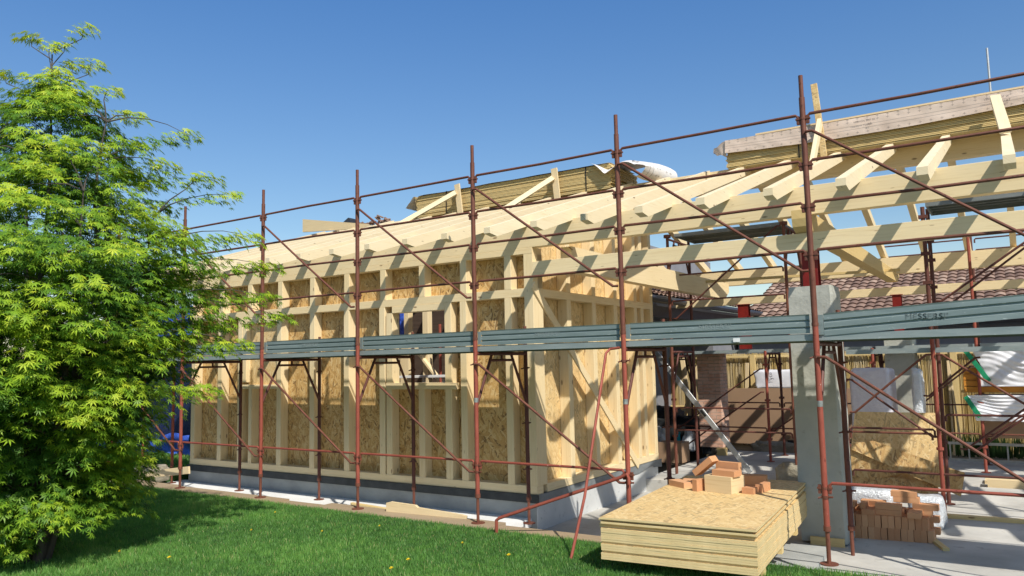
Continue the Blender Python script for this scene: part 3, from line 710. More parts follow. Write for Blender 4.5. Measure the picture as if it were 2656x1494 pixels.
sc = thing('scaffold', 'long red steel scaffold with grey toe boards in front of the timber house', 'scaffold', (-5.4, .5, 0))
RZ = (3.845, 3.43, 3.06, 2.64)
PX = [1.8*(i-5) for i in range(-2, 9)]
for i, x in enumerate(PX):
    standard(sc, x, 0, 0.0, 4.0, 4.2, True, None, 'red_tube', RZ+(.66,))
    standard(sc, x, 1.04, -.19, 1.95, 2.17, False, None, 'dark_tube' if i > 1 else 'red_tube')
    hframe(sc, x, 0, 1.04, 1.835)
for i in range(len(PX)-1):
    a, b = PX[i], PX[i+1]
    if a > -3.7: MB().tube([(a, 0, 1.30), (a, 0, 1.35)], .0256, 14).build('sticker', M['galv_dk'], sc, None, True)
    for z in RZ: rail(sc, a, b, 0, z, sag=random.uniform(-.008, .008))
    if i != 6: rail(sc, a, b, 0, .665, 'red_tube')
    if i != 6: brace(sc, (a+.02, -.035, 1.72), (b-.02, -.035, .55), 'rust_tube' if i < 7 else 'rust_tube')
    brace(sc, (a+.02, -.035, 3.68), (b-.02, -.035, 2.46))
    deckplank(sc, a+.004, b-.004, .035, .525, 1.918); deckplank(sc, a+.004, b-.004, .53, 1.03, 1.918, 'deck_dark')
    zl, zr, zl2, zr2 = (1.925, 1.925, 2.088, 2.088) if i < 7 else (1.898, 1.995, 2.088, 2.17)
    prof = [(0, 0), (0, .22), (.014, .27), (.014, .31), (0, .36), (0, .58), (.014, .63), (.014, .67), (0, .72), (0, .93), (-.004, 1.0), (.012, 1.0), (.012, .95)]
    x0, x1 = a+.065, b-.05; n = len(prof); y = .028
    vs = [(x0, y+p, zl+(zl2-zl)*q) for p, q in prof]+[(x1, y+p, zr+(zr2-zr)*q) for p, q in prof]
    m = MB(); m.add(vs, [(k, k+n, k+n+1, k+1) for k in range(n-1)])
    m.box(x0-.045, x0-.004, y-.008, y+.006, zl+.01, zl2-.01) 
    o = m.build('toe_board', M['deck'], sc)
    xm = (a+b)/2; xm = xm-.10 if i < 7 else .73
    zm = 1.993 if i < 7 else 2.012
    text_mesh('lettering', "MESSERSI'", .062, M['deck_edge'], wall_mat(xm-.04, y-.001, zm) @ Matrix.Rotation(R(0 if i < 7 else -2.2), 4, 'Z'), o, .0015, 1.1)
m = MB().box(-.72, -.66, .02, .026, 1.87, 1.905); m.build('label_sticker', M['white_paint'], sc)

# loose tubes
m = MB(); m.tube([(-1.975, -.86, 0), (-1.95, -.62, .5), (-1.945, -.10, 1.80), (-1.93, -.04, 1.84), (-1.83, -.03, 1.85)], .0135, 10)
tag(m.build('leaning_tube', M['red_tube'], None, None, True), 'thin red tube leaning from the lawn up to the scaffold deck', 'tube')
m = MB(); m.tube([(-3.13, -.33, 0.0), (-3.13, -.33, .13), (-3.10, -.32, .155), (-1.86, -.045, .60), (-1.79, -.045, .635), (-1.775, -.045, .60), (-1.775, -.045, .54)], .0175, 10)
tag(m.build('hanging_rail', M['red_tube'], None, None, True), 'red guard rail hanging down from the scaffold pole beside the osb stack to the lawn', 'rail')

# ------------------------------------------------------------------ scaffolds behind
s2 = thing('scaffold', 'inner brown scaffold under the open roof with a high grey deck beside the house wall', 'scaffold', (-2.4, 5.7, -.15), 'scaffolds behind the front one')
for x, y, zt in ((-3.36, 5.2, 3.78), (-1.46, 5.2, 3.78), (-3.36, 6.2, 3.9), (-1.46, 6.2, 3.9)):
    m = MB(); m.tube([(x, y, -.15), (x, y, zt)], .0245, 10); m.tube([(x, y, 1.95), (x, y, 2.03)], .033, 10); m.tube([(x, y, zt-.02), (x, y, zt+.03)], .06, 10); m.build('standard', M['dark_tube'] if y > 5.5 else M['rust_tube'], s2, None, True)
for z in (3.117, 2.69, .58): rail(s2, -3.36, -1.46, 5.2, z, 'dark_tube')
rail(s2, -3.36, -1.46, 5.2, .94, 'dark_tube')
brace(s2, (-3.3, 5.17, 2.4), (-1.5, 5.17, 3.75), 'dark_tube'); hframe(s2, -3.36, 5.2, 6.2, 3.74); hframe(s2, -1.46, 5.2, 6.2, 3.74); hframe(s2, -3.36, 5.2, 6.2, 1.85)
deckplank(s2, -3.25, -1.5, 5.23, 5.7, 3.82, 'deck_dark'); deckplank(s2, -3.25, -1.5, 5.72, 6.18, 3.82, 'deck_dark')
s3 = thing('scaffold', 'inner brown scaffold with paired poles under the open roof at the right', 'scaffold', (.6, 3.9, -.15), 'scaffolds behind the front one')
for x, y, zt, mt in ((.588, 3.487, 3.5, 'red_tube'), (.58, 4.27, 3.6, 'dark_tube'), (-.42, 3.487, 1.8, 'dark_tube'), (2.35, 3.487, 3.5, 'red_tube')):
    m = MB(); m.tube([(x, y, -.15), (x, y, 2.0)], .0245, 10); m.tube([(x, y, .6), (x, y, .63)], .04, 10); m.tube([(x, y, -.15), (x, y, -.14)], .07, 14)
    o = m.build('standard', M[mt], s3, None, True)
    if zt > 2:
        m = MB(); m.tube([(x, y, 2.0), (x, y, zt)], .0245, 10)
        for z in (2.6, 2.95, 3.2, 3.4): m.box(x-.05, x+.05, y-.03, y+.03, z-.04, z)
        m.build('upper_tube', M['dark_tube'], o, None, True)
rail(s3, -.42, .588, 3.487, .835, 'dark_tube'); rail(s3, -.42, .56, 3.487, .785, 'rust_tube'); rail(s3, -.42, 2.35, 3.487, .32, 'dark_tube'); rail(s3, .63, 2.35, 3.487, 1.01, 'dark_tube')
brace(s3, (-.37, 3.46, 1.03), (.57, 3.46, 1.72)); brace(s3, (.62, 3.46, 1.72), (1.9, 3.46, .86)); brace(s3, (-.39, 3.5, 1.43), (.57, 3.5, .75), 'dark_tube'); brace(s3, (.39, 4.2, 1.2), (1.04, 4.2, 1.67), 'dark_tube')
brace(s3, (.66, 3.46, 2.35), (2.2, 3.46, 3.35), 'dark_tube'); brace(s3, (.70, 4.2, 2.35), (2.2, 4.2, 3.4), 'dark_tube')
brace(s3, (.9, 3.5, .62), (2.1, 3.5, 1.45), 'dark_tube'); brace(s3, (.75, 4.2, .55), (2.1, 4.2, 1.5), 'dark_tube')
deckplank(s3, .62, 2.35, 3.5, 4.25, 3.56, 'deck_dark'); deckplank(s3, -.38, 2.35, 3.51, 4.0, 1.80, 'deck_edge')
s4 = thing('scaffold', 'far brown scaffold in front of the reed fence behind the brick pillar', 'scaffold', (-2, 8, -.15), 'scaffolds behind the front one')
for x in (-4.25, -2.45, -.65, .88, 2.5):
    for y in (7.45, 8.45):
        m = MB(); m.tube([(x, y, -.15), (x, y, 1.85 if x < 0 else 3.9)], .0245, 10); m.tube([(x, y, -.15), (x, y, -.14)], .07, 14)
        for z in (.25, .95, 1.6): m.box(x-.045, x+.045, y-.03, y+.03, z-.02, z+.02)
        m.build('standard', M['red_tube'] if y < 8 else M['dark_tube'], s4, None, True)
    hframe(s4, x, 7.45, 8.45, 1.80)
for a, b in ((-4.25, -2.45), (-2.45, -.65), (-.65, .88), (.88, 2.5)):
    rail(s4, a, b, 7.45, .45, 'rust_tube'); rail(s4, a, b, 8.45, .85, 'dark_tube')
    brace(s4, (a+.05, 7.42, .42), (b-.05, 7.42, 1.52), 'dark_tube'); deckplank(s4, a+.05, b-.05, 7.5, 7.95, 1.88, 'deck_edge'); deckplank(s4, a+.05, b-.05, 7.97, 8.42, 1.88, 'deck_dark')
brace(s4, (-4.2, 7.42, .0), (-2.5, 7.42, 1.1), 'dark_tube')
for z in (3.55, 3.75):
    for a, b in ((.88, 2.5), (-.65, .88)): rail(s4, a, b, 8.9, z, 'dark_tube')

# ------------------------------------------------------------------ columns and pillar
def column(label, x0, x1, y0, y1, z0, z1, seed):
    m = MB(); n = 26; c = .022
    ring = lambda z, e: [(x0+e, y0+e*.6, z), (x1-c-e, y0+e*.6, z), (x1-e, y0+c+e, z), (x1-e, y1-e, z), (x0+e, y1-e, z)]
    vs = []
    for k in range(n+1):
        z = z0+(z1-z0)*k/n; e = .008*nz(z*3, seed)+(.012 if k == n else 0)
        vs += [(a+.005*nz(z*5, i, seed), b, cz) for i, (a, b, cz) in enumerate(ring(z, e))]
    fs = [(k*5+i, k*5+(i+1) % 5, (k+1)*5+(i+1) % 5, (k+1)*5+i) for k in range(n) for i in range(5)]+[tuple(n*5+i for i in range(5))]
    m.add(vs, fs); return tag(m.build('concrete_column', M['column']), label, 'column', 'grey concrete columns')
column('grey concrete column behind the nearest scaffold pole beside the osb stack', -.535, -.10, 1.36, 1.78, -.13, 2.45, 1)
column('grey concrete column rising behind the leaning osb sheets', -.50, -.04, 7.75, 8.2, -.15, 2.12, 9)
m = MB(); m.box(-.44, -.12, 1.31, 1.34, -.15, -.07)
tag(m.build('formwork_timber', M['plank_edge']), 'small timber board at the foot of the near grey column', 'formwork')
bp = thing('brick_pillar', 'old brick pillar behind the osb stack', 'pillar', (-3.7, 8.2, -.1))
wbox('shaft', -3.95, -3.50, 8.0, 8.45, .0, 1.88, M['brickwall'], bp)
wbox('foot_block', -3.62, -3.45, 7.98, 8.1, -.15, -.01, M['glulam'], bp); wbox('foot_block', -3.93, -3.75, 8.05, 8.3, -.15, -.01, M['black_pl'], bp)

# ------------------------------------------------------------------ osb stack
SX, SY, rot = -.284, -1.046, R(4.4)
def st_m(dx, dy, z, a=0.0): return Matrix.Translation(V((SX, SY, z))) @ Matrix.Rotation(rot+a, 4, 'Z') @ Matrix.Translation(V((dx, dy, 0)))
NB = 19; TH = .0178; z = .112
rs = random.Random(4)
offs = [(rs.uniform(-.003, .003), rs.uniform(-.0022, .0022)) for _ in range(NB)]
for k in range(NB):
    dx, dy = offs[k]; L = 2.5
    if k == 3: dy += .012
    if k == 7: dy += .010
    if k in (14, 15): dy += .034; dx -= .022
    if k == 16: dy -= .004
    if k == 17: dy += .028; dx -= .026
    if k == 18: dy -= .012
    if k < 15: dx += .0
    m = MB(); n = 10
    # sheet with a slightly ragged outline
    pts = [(-1.25, 0)]+[(-1.25+1.25*(i+1)/n, .003*nz(i*3.1, k)) for i in range(n)]+[(0+.004*nz(i*2.3, k, 2), L*(i+1)/n) for i in range(n)]+[(-1.25, L)]
    npt = len(pts); vs = [(a, b, 0) for a, b in pts]+[(a, b, TH-.001) for a, b in pts]
    m.add(vs, [tuple(range(npt))[::-1]]); m.add([], [])
    m.f.append(tuple(range(npt, 2*npt))); m.mi.append(1 if k == NB-1 or True else 0)
    for i in range(npt): m.f.append((i, (i+1) % npt, (i+1) % npt+npt, i+npt)); m.mi.append(0)
    o = m.build('osb_sheet', [M['osb_edge'], M['osb_top']], None, st_m(dx, dy, z+k*TH, R(rs.uniform(-.04, .04))))
    lab = {NB-1: 'top osb sheet of the big stack on the lawn carrying the bricks', 0: 'bottom osb sheet of the big stack on the lawn'}.get(k, 'osb sheet inside the big stack on the lawn, neither its top nor its bottom one')
    tag(o, lab, 'osb sheet', 'osb sheets in the stack on the lawn')
zs = z+NB*TH
for k, dy in enumerate((.45, 1.25, 2.05)):
    o = wbox('bearer', -1.2, -.05, dy, dy+.09, 0, .11, M['plank_edge']); o.matrix_basis = st_m(0, 0, 0) @ Matrix.Translation(V((-.62, dy, 0)))
    tag(o, ['timber bearer under the front end of the osb stack', 'timber bearer under the middle of the osb stack', 'timber bearer under the back end of the osb stack'][k], 'bearer', 'bearers under the osb stack')
def on_stack(name, w, d, h, x, y, z, rz, mat, rx=0, ry=0, label='', cat='', grp=None):
    m = MB(); m.box(-w/2, w/2, -d/2, d/2, 0, h)
    o = m.build(name, mat, None, Matrix.Translation(V((x, y, z))) @ Matrix.Rotation(R(rz), 4, 'Z') @ Matrix.Rotation(R(ry), 4, 'Y') @ Matrix.Rotation(R(rx), 4, 'X'))
    return tag(o, label, cat, grp)
BG = 'loose bricks on the osb stack'
on_stack('timber_block', .29, .24, .155, -1.02, .50, zs, -14, M['board'], label='pale square timber block on the osb stack with bricks on it', cat='block')
on_stack('brick', .25, .12, .055, -1.50, .60, zs, -32, M['brick'], label='brick lying flat at the left end of the bricks on the osb stack', cat='brick', grp=BG)
on_stack('brick', .25, .12, .055, -1.40, .74, zs, 10, M['brick'], label='brick lying flat behind the leftmost brick on the osb stack', cat='brick', grp=BG)
on_stack('brick', .055, .12, .11, -1.255, .43, zs, -20, M['brick'], label='brick half standing upright between the leftmost brick and the timber block', cat='brick', grp=BG)
on_stack('brick', .24, .12, .055, -.985, .46, zs+.155, -14, M['brick'], label='brick lying flat on the front of the timber block', cat='brick', grp=BG)
on_stack('brick', .25, .055, .115, -1.0, .58, zs+.155, -14, M['brick'], label='brick standing on its long edge behind the flat one on the timber block', cat='brick', grp=BG)
on_stack('brick', .25, .12, .06, -1.205, .55, zs+.20, -12, M['brick'], ry=-38, label='brick leaning steeply against the left side of the timber block', cat='brick', grp=BG)
on_stack('brick', .115, .12, .055, -.775, .50, zs, -8, M['brick'], label='brick lying right of the timber block with its end to the front', cat='brick', grp=BG)
on_stack('brick', .06, .22, .075, -.70, .66, zs, -6, M['brick'], label='brick furthest right on the osb stack, behind the right front one', cat='brick', grp=BG)
on_stack('brick', .25, .12, .11, -.86, .92, zs, 8, M['brick'], label='brick in the shade behind the timber block on the osb stack', cat='brick', grp=BG)

# grey slab leaning beside the stack
m = MB(); m.box(-.24, .24, -.5, .5, 0, .05); tag(m.build('insulation_board', M['concrete'], None, Matrix.Translation(V((-.42, .55, -.15))) @ Matrix.Rotation(R(3), 4, 'Z')), 'pale grey slab lying on the ground right of the osb stack', 'slab')

# ------------------------------------------------------------------ brick pile
PB = 'bricks in the pile right of the grey column'
rb = random.Random(3)
def pbrick(x, y, z, w, d, h, lab, rz=0): on_stack('brick', w, d, h, x, y, z, rz+rb.uniform(-1.5, 1.5), M['brick'], label=lab, cat='brick', grp=PB)
x = -.40
for k in range(17):
    pbrick(x+.029, 1.90+.012*k*.6, -.15, .056, .245, .12, 'orange brick on edge in the bottom course of the brick pile'); x += .0595
x = -.40
for k in range(16):
    pbrick(x+.031, 1.90+.01*k*.7, -.029, .056, .245, .12, 'orange brick on edge in the second course of the brick pile'); x += .0605
for k, (x, w) in enumerate(((-.24, .24), (.03, .12), (.21, .245), (.45, .12))): pbrick(x+.0, 1.93, .092, w, .12 if w > .2 else .245, .055, 'orange brick lying flat in the third course of the brick pile')
for k, (x, w) in enumerate(((-.22, .24), (-.02, .055), (.21, .24))): pbrick(x, 1.94, .148, w, .12 if w > .2 else .2, .055, 'orange brick in the fourth course of the brick pile')
for lv_ in range(6):
    for k in range(4):
        if lv_ < 5 or k in (1, 3): pbrick(-.24+.245*k+(.04 if lv_ % 2 else -.02), 2.10, -.15+lv_*.0585, .235, .115, .0575, 'orange brick lying flat in the back stack of the brick pile')
pbrick(.36, 2.11, .202, .24, .12, .055, 'second brick from the top of the brick pile'); pbrick(.34, 2.11, .259, .24, .12, .055, 'topmost brick of the brick pile')
def bag(name, x0, x1, y0, y1, z0, z1, mat, label, cat, amp=.02, parent=None, nu=40, nv=26, fr=6, e=.35):
    m = MB(); vs = []; 
    for j in range(nv+1):
        ph = -math.pi/2+math.pi*j/nv
        for i in range(nu):
            th = 2*math.pi*i/nu
            sgn = lambda a: (1 if a > 0 else -1)
            cx = sgn(math.cos(th))*abs(math.cos(th))**e; cyy = sgn(math.sin(th))*abs(math.sin(th))**e
            rr = abs(math.cos(ph))**e; zz = sgn(math.sin(ph))*abs(math.sin(ph))**e
            p = V(((x0+x1)/2+(x1-x0)/2*cx*rr, (y0+y1)/2+(y1-y0)/2*cyy*rr, (z0+z1)/2+(z1-z0)/2*zz))
            k = amp*(mnoise.noise(p*fr)+.5*mnoise.noise(p*fr*2.3)); p += V((cx, cyy, zz))*k
            vs.append(p)
    fs = [(j*nu+i, j*nu+(i+1) % nu, (j+1)*nu+(i+1) % nu, (j+1)*nu+i) for j in range(nv) for i in range(nu)]
    m.add(vs, fs); o = m.build(name, mat, parent, None, True)
    return tag(o, label, cat) if label else o
bag('foil_bag', -.35, .24, 2.35, 2.75, -.15, .27, M['foil'], 'clear foil wrapped pack behind the left half of the brick pile', 'pack', .015)
bag('foil_bag', .32, .66, 2.5, 2.85, -.15, .20, M['foil'], 'bluish white bag behind the right half of the brick pile', 'bag', .02)
tag(beam('batten', (.42, 3.35, -.13), (2.6, 3.43, -.13), .10, .04, M['plank_edge']), 'long wooden batten on the slab right of the brick pile', 'batten')
tag(beam('batten', (.50, 2.25, -.135), (.73, 1.62, -.135), .06, .03, M['plank_edge']), 'short wooden batten pointing out from the brick pile', 'batten')
on_stack('brick', .24, .12, .06, .52, 3.15, -.15, 4, M['brick'], label='single brick lying on the slab behind the brick pile', cat='brick')

# leaning osb sheets
def leaner(pts, mat, label):
    m = MB(); n = V(pts[1])-V(pts[0]); n2 = V(pts[2])-V(pts[0]); nn = n.cross(n2).normalized()*.012
    k = len(pts); m.add([V(p)-nn for p in pts]+[V(p)+nn for p in pts], [tuple(range(k))[::-1], tuple(range(k, 2*k))]+[(i, (i+1) % k, (i+1) % k+k, i+k) for i in range(k)])
    return tag(m.build('osb_sheet', mat), label, 'osb sheet', 'osb sheets leaning behind the brick pile')
leaner([(-.75, 5.05, -.15), (.40, 5.05, -.15), (.46, 5.3, .91), (-.62, 5.3, .91)], M['osb_pale'], 'upright osb sheet leaning behind the brick pile')
leaner([(-.80, 4.93, -.15), (.06, 4.9, .14), (-.77, 5.0, .47)], M['osb_old'], 'triangular osb piece in front of the upright sheet')
leaner([(-.78, 4.95, .46), (.68, 4.8, -.13), (.74, 4.88, .17), (.62, 4.9, .20), (-.35, 5.0, .53)], M['osb_old'], 'long cut osb strip lying diagonally across the upright sheet')
leaner([(-.72, 4.85, -.15), (.42, 4.85, -.15), (.40, 4.93, .01), (-.30, 4.93, .05), (-.72, 4.93, -.03)], M['osb_old'], 'low osb offcut at the foot of the upright sheet')

# ------------------------------------------------------------------ things behind
bag('plastic_cover', -.86, -.27, 6.4, 7.0, .1, 1.52, M['lilac_pl'], 'pale plastic sheet draped beside the far grey column', 'plastic sheet', .03, e=.16)
bag('plastic_cover', .02, .16, 6.45, 6.9, .2, 1.50, M['foil'], 'narrow clear plastic bundle right of the far grey column', 'plastic sheet', .03)
# reed fence
m = grid_sheet(160, 2, lambda u, v: (-7+u*12.5, 10.75+.03*nz(u*30), -.3+v*(2.12+.03*nz(u*90))), lambda u, v: (u*12.5, v*2.1))
rf = thing('reed_fence', 'yellow reed fence with timber rails across the back of the yard', 'fence', (-1, 10.7, -.3)); m.build('reed_mat', M['reed'], rf)
rm = MB()
rng2 = random.Random(5)
for k in range(900):
    x = -6+k*.0125+rng2.uniform(-.005, .005); y = 10.72+rng2.uniform(-.015, .01); rm.tube([(x, y, -.3), (x+rng2.uniform(-.02, .02), y, 1.80+rng2.uniform(-.06, .06))], .005, 4, 0, False)
for k, f in enumerate(rm.f): rm.uvf[k] = [(rm.v[i][0]+.013*(k//4), rm.v[i][2]*.3) for i in f]
o = rm.build('reeds', M['reed'], rf); o['kind'] = 'stuff'
beam('rail', (-6, 10.66, 1.76), (5, 10.66, 1.74), .04, .05, M['plank_edge'], rf); beam('rail', (-6, 10.66, .62), (-3.9, 10.66, .6), .04, .05, M['plank_edge'], rf)
for x in (-3.6, -1.9, .35, 2.0): beam('post', (x, 10.64, -.3), (x, 10.64, 1.8), .12, .06, M['glulam'], rf, up=(0, 1, 0))
tag(beam('plank', (-3.80, 10.5, -.2), (-3.70, 10.55, 1.62), .08, .03, M['board'], None, up=(0, 1, 0)), 'pale plank leaning on the reed fence right of the brick pillar', 'plank')
rw = random.Random(8)
for k in range(5):
    x = -.05+k*.13; tag(beam('slat', (x, 9.2, -.1), (x+rw.uniform(-.15, .05), 9.4, 1.6), .035, .02, M['board'], None, up=(0, 1, 0)), 'pale thin slat leaning beside the far grey column', 'slat', 'slats leaning on the reed fence')
for k, (a, b) in enumerate((((-4.9, 8.9, -.2), (-4.3, 9.3, 1.7)), ((-4.4, 8.9, -.2), (-4.75, 9.3, 1.75)), ((-4.15, 8.9, .2), (-4.45, 9.3, 1.6)))):
    tag(beam('plank', a, b, .10, .03, M['board'], None, up=(0, 1, 0)), ['pale plank leaning right on the reed fence beside the house wall', 'pale plank leaning left on the reed fence beside the house wall', 'shorter pale plank leaning left of the brick pillar'][k], 'plank', 'planks leaning on the fence')
tag(wbox('brown_sheet', -4.1, -1.0, 10.0, 10.06, -.12, 1.07, M['tan_sheet']), 'long plain brown panel wall behind the brick pillar', 'panel')
bag('wrapped_pack', -3.45, -2.3, 10.15, 10.5, 1.06, 1.46, M['white_pl'], 'white wrapped pack with black writing on top of the brown panel', 'pack', .03, e=.22)
text_mesh('dark_lettering', 'ytu', .12, M['ink'], wall_mat(-3.03, 10.11, 1.25), None, .001)
bpy.data.objects['dark_lettering'].parent = bpy.data.objects['wrapped_pack']; 
bpy.data.objects['dark_lettering'].matrix_basis = wall_mat(-3.03, 10.10, 1.25) @ Matrix.Rotation(R(100), 4, 'Z')
# rubbish corner
bag('rubbish_bag', -5.3, -4.55, 8.2, 8.9, -.15, .72, M['black_pl'], 'big black plastic pile by the far end of the house wall', 'rubbish', .08)
bag('rubbish_bag', -4.7, -4.1, 8.3, 8.8, -.15, .55, M['black_pl'], 'smaller black plastic pile beside the brick pillar', 'rubbish', .06)
bag('bag', -5.0, -4.72, 8.05, 8.25, -.1, .35, M['foil'], 'crumpled grey white bag hanging on the black pile', 'bag', .05)
bag('bag', -4.35, -4.12, 8.05, 8.25, -.1, .28, M['foil'], 'clear plastic bag standing right of the turquoise scoop', 'bag', .04)
m = MB(); m.box(-4.50, -4.41, 8.08, 8.12, .08, .26); m.box(-4.47, -4.44, 8.08, 8.12, -.1, .08); tag(m.build('scoop', M['cyan']), 'turquoise plastic scoop in front of the black bags', 'scoop')
tag(wbox('carton', -4.25, -3.77, 6.5, 6.9, -.14, .22, M['tan_sheet']), 'plain brown carton on the slab at the far end of the house wall', 'carton')
al = thing('level_board', 'long aluminium levelling board leaning down from the deck toward the bricks', 'level board', (-2.2, 5.6, -.1))
beam('bar', (-3.95, 5.75, 1.95), (-2.32, 5.75, -.12), .03, .085, M['alu'], al); beam('grip', (-3.1, 5.728, .87), (-3.02, 5.728, .77), .01, .045, M['black_band'], al)
bag('soil_heap', -3.3, -2.2, 9.0, 9.6, -.2, .0, M['stone'], 'low heap of rubble on the ground right of the brick pillar', 'rubble', .06)
t = thing('wheeled_frame', 'low white tubular frame standing behind the near grey column', 'frame', (-1.6, 8.9, -.1))
MB().tube([(-2.2, 9.0, .05), (-1.0, 9.0, .05)], .02, 8).build('lower_bar', M['white_paint'], t); MB().tube([(-2.1, 9.0, .34), (-1.0, 9.0, .34)], .014, 8).build('upper_bar', M['white_paint'], t)
for x in (-2.0, -1.65, -1.3): MB().tube([(x, 9.0, -.15), (x, 9.0, .34)], .018, 8).build('leg', M['white_paint'], t)
m = MB(); m.prism([(-2.6, -.2), (-.6, -.2), (-.6, .06), (-2.6, .06)], 'y', 9.3, 9.9); tag(m.build('dark_crate', M['black_pl']), 'long low black crate under the brown panel', 'crate')
bag('rubble_bag', -1.75, -1.15, 5.0, 5.6, -.15, .12, M['stone'], 'small brown heap on the slab left of the near grey column', 'rubble', .05)
tag(wbox('floor_plate', -3.3, -2.6, 4.7, 5.1, -.15, -.11, M['concrete']), 'grey concrete plate lying on the slab behind the osb stack', 'plate')
# storage rack with wrapped packs (right)
rk = thing('storage_pallet', 'orange formwork pallet between the wrapped packs at the right', 'pallet', (1.6, 7.8, .7))
for k, z in enumerate((1.10, 1.20, 1.30, 1.40)): wbox('formwork_board', .66, 1.02 if k else 3, 7.55, 8.3, z, z+.09, M['orange'], rk)
wbox('formwork_board', .66, 3, 7.5, 8.3, 1.115, 1.15, M['orange'], rk) if False else None
def pleated(x0, x1, z0, z1, y, label, skew):
    def f(u, v):
        x = x0+(x1-x0)*u; z = z0+(z1-z0)*v
        if u < .12: x += skew*(1-v)*(1-u/.12)
        return (x, y+.011*math.sin((x*2.2+z*9+1.6*nz(x*1.5, z*2))*9)*(.6+.8*nz(x*3, z*3))+.05*nz(x*3, z*6), z)
    m = grid_sheet(120, 44, f); m.box(x0+.1, x1, y+.05, y+.6, z0, z1)
    o = m.build('wrapped_pack', M['white_pl'], None, None, True); return tag(o, label, 'pack', 'wrapped packs at the right')
pleated(.80, 3.2, 1.20, 1.80, 7.4, 'upper white wrapped pack with green strap at the right', .28)
pleated(.70, 3.2, .66, 1.06, 7.4, 'lower white wrapped pack below the orange pallet at the right', .1)
for (a, b) in (((.72, 7.36, 1.78), (1.02, 7.36, 1.28)), ((.68, 7.36, 1.04), (.86, 7.36, .72))):
    o = beam('green_strap', a, b, .07, .01, M['green_pl'], None, up=(0, 1, 0)); tag(o, 'green strap on the %s white wrapped pack' % ('upper' if a[2] > 1.5 else 'lower'), 'strap')
tag(wbox('brown_sheet', .86, 3.2, 7.6, 7.66, .38, .70, M['tan_sheet']), 'brown sheet below the wrapped packs at the right', 'panel')
tag(wbox('brown_sheet', .60, 3.2, 7.9, 7.95, 1.08, 1.12, M['plank_edge']), 'dark shelf board carrying the orange pallet', 'panel')
lad = thing('ladder', 'aluminium ladder lying on its side below the brown sheet at the right', 'ladder', (1.5, 8.5, -.1))
for z in (.19, -.09): beam('rail', (.30, 8.5, z), (3.0, 8.5, z), .03, .045, M['alu'], lad)
for k in range(10): beam('rung', (.33+.28*k, 8.5, -.07), (.33+.28*k, 8.5, .17), .025, .025, M['alu'], lad, up=(0, 1, 0))
wbr = random.Random(2)
m = MB()
for k in range(700):
    x = wbr.uniform(-1.5, 1.6); y = wbr.uniform(9.9, 10.4); z0 = -.2; h = wbr.uniform(.3, .55)
    m.add([(x-.01, y, z0), (x+.01, y, z0), (x+wbr.uniform(-.05, .05), y, z0+h)], [(0, 1, 2)])
tag(m.build('tall_grass', M['hedge']), 'tall green grass along the foot of the reed fence', 'grass', kind='stuff')
for k, (x0, x1, y, z) in enumerate(((.9, 3, 6.2, -.10), (.7, 3.0, 5.2, -.10), (.95, 3.0, 5.75, -.02))):
    tag(wbox('loose_sheet', x0, x1, y, y+.35, -.15, z, M['board'] if k != 1 else M['slab']), ['pale panel lying on the slab furthest back at the right', 'pale grey panel lying nearest on the slab at the right', 'raised pale panel lying between the other two panels at the right'][k], 'panel', 'panels lying on the slab at the right')

# ------------------------------------------------------------------ neighbour houses
def tile_roof(name, origin, ux, uy, nx, ny, parent):
    """origin at eave, ux along the eave, uy up the slope (unit vectors)"""
    o, a, b = V(origin), V(ux).normalized(), V(uy).normalized(); n = a.cross(b).normalized()
    if n.z < 0: n = -n
    P, L = .21, .34; sub = 6; m = MB(); vs = []; uv = []; fs = []
    for j in range(ny):
        for e in (0, 1):
            for i in range(nx*sub+1):
                t = i/sub; wv = .035*abs(math.sin(math.pi*t)) if True else 0
                p = o+a*(t*P)+b*((j+e)*L+(0.02 if e else 0))+n*(wv+(.0 if e else .035)+.004*nz(i*.4, j*3.0))
                vs.append(p); uv.append((t*P+.5*P*0, (j+.5)*L))
    W = nx*sub+1
    for j in range(ny):
        r0 = (2*j)*W
        for i in range(W-1): fs.append((r0+i, r0+i+1, r0+W+i+1, r0+W+i))
        if j < ny-1:
            for i in range(W-1): fs.append((r0+W+i, r0+W+i+1, r0+2*W+i+1, r0+2*W+i))
    m.add(vs, fs, 0, [[((i % (W))/sub*P+.001, (i//(2*W))*L+.05) for i in f] for f in fs])
    return m.build(name, M['tile'], parent)
h2 = thing('neighbour_house', 'tiled roof house with dark gutter behind the reed fence', 'house', (0, 14, -.3))
tile_roof('roof', (-4.6, 12.3, 2.45), (1, 0, 0), (0, 1, .34), 52, 16, h2)
wbox('wall', -4.5, 6, 12.6, 17.5, -.3, 2.45, M['hwall'], h2)
MB().tube([(-4.7, 12.2, 2.42), (6.3, 12.2, 2.42)], .07, 8).build('gutter', M['gutter'], h2)
m = MB(); m.box(1.05, 1.55, 14.3, 14.9, 3.22, 3.32); m.build('roof_window', M['gutter'], h2)
h3 = thing('neighbour_house', 'older house wing with tiled roof beyond the timber house wall', 'house', (-7, 11, -.3))
tile_roof('roof', (-4.2, 5.5, 2.92), (0, 1, 0), (-1, 0, .34), 48, 12, h3)
wbox('wall', -8.5, -4.6, 10.95, 15, -.3, 2.85, M['hwall'], h3); wbox('eave_board', -4.7, -4.3, 5.6, 15, 2.55, 2.82, M['gutter'], h3); wbox('wall', -8.5, -5.6, 6.2, 10.9, -.3, 2.85, M['hwall'], h3)
wbox('dormer_wall', -6.9, -5.2, 8.6, 12.8, 3.0, 4.25, M['hwall'], h3)
MB().tube([(-4.13, 5.5, 2.86), (-4.13, 15.6, 2.86)], .07, 8).build('gutter', M['gutter'], h3)

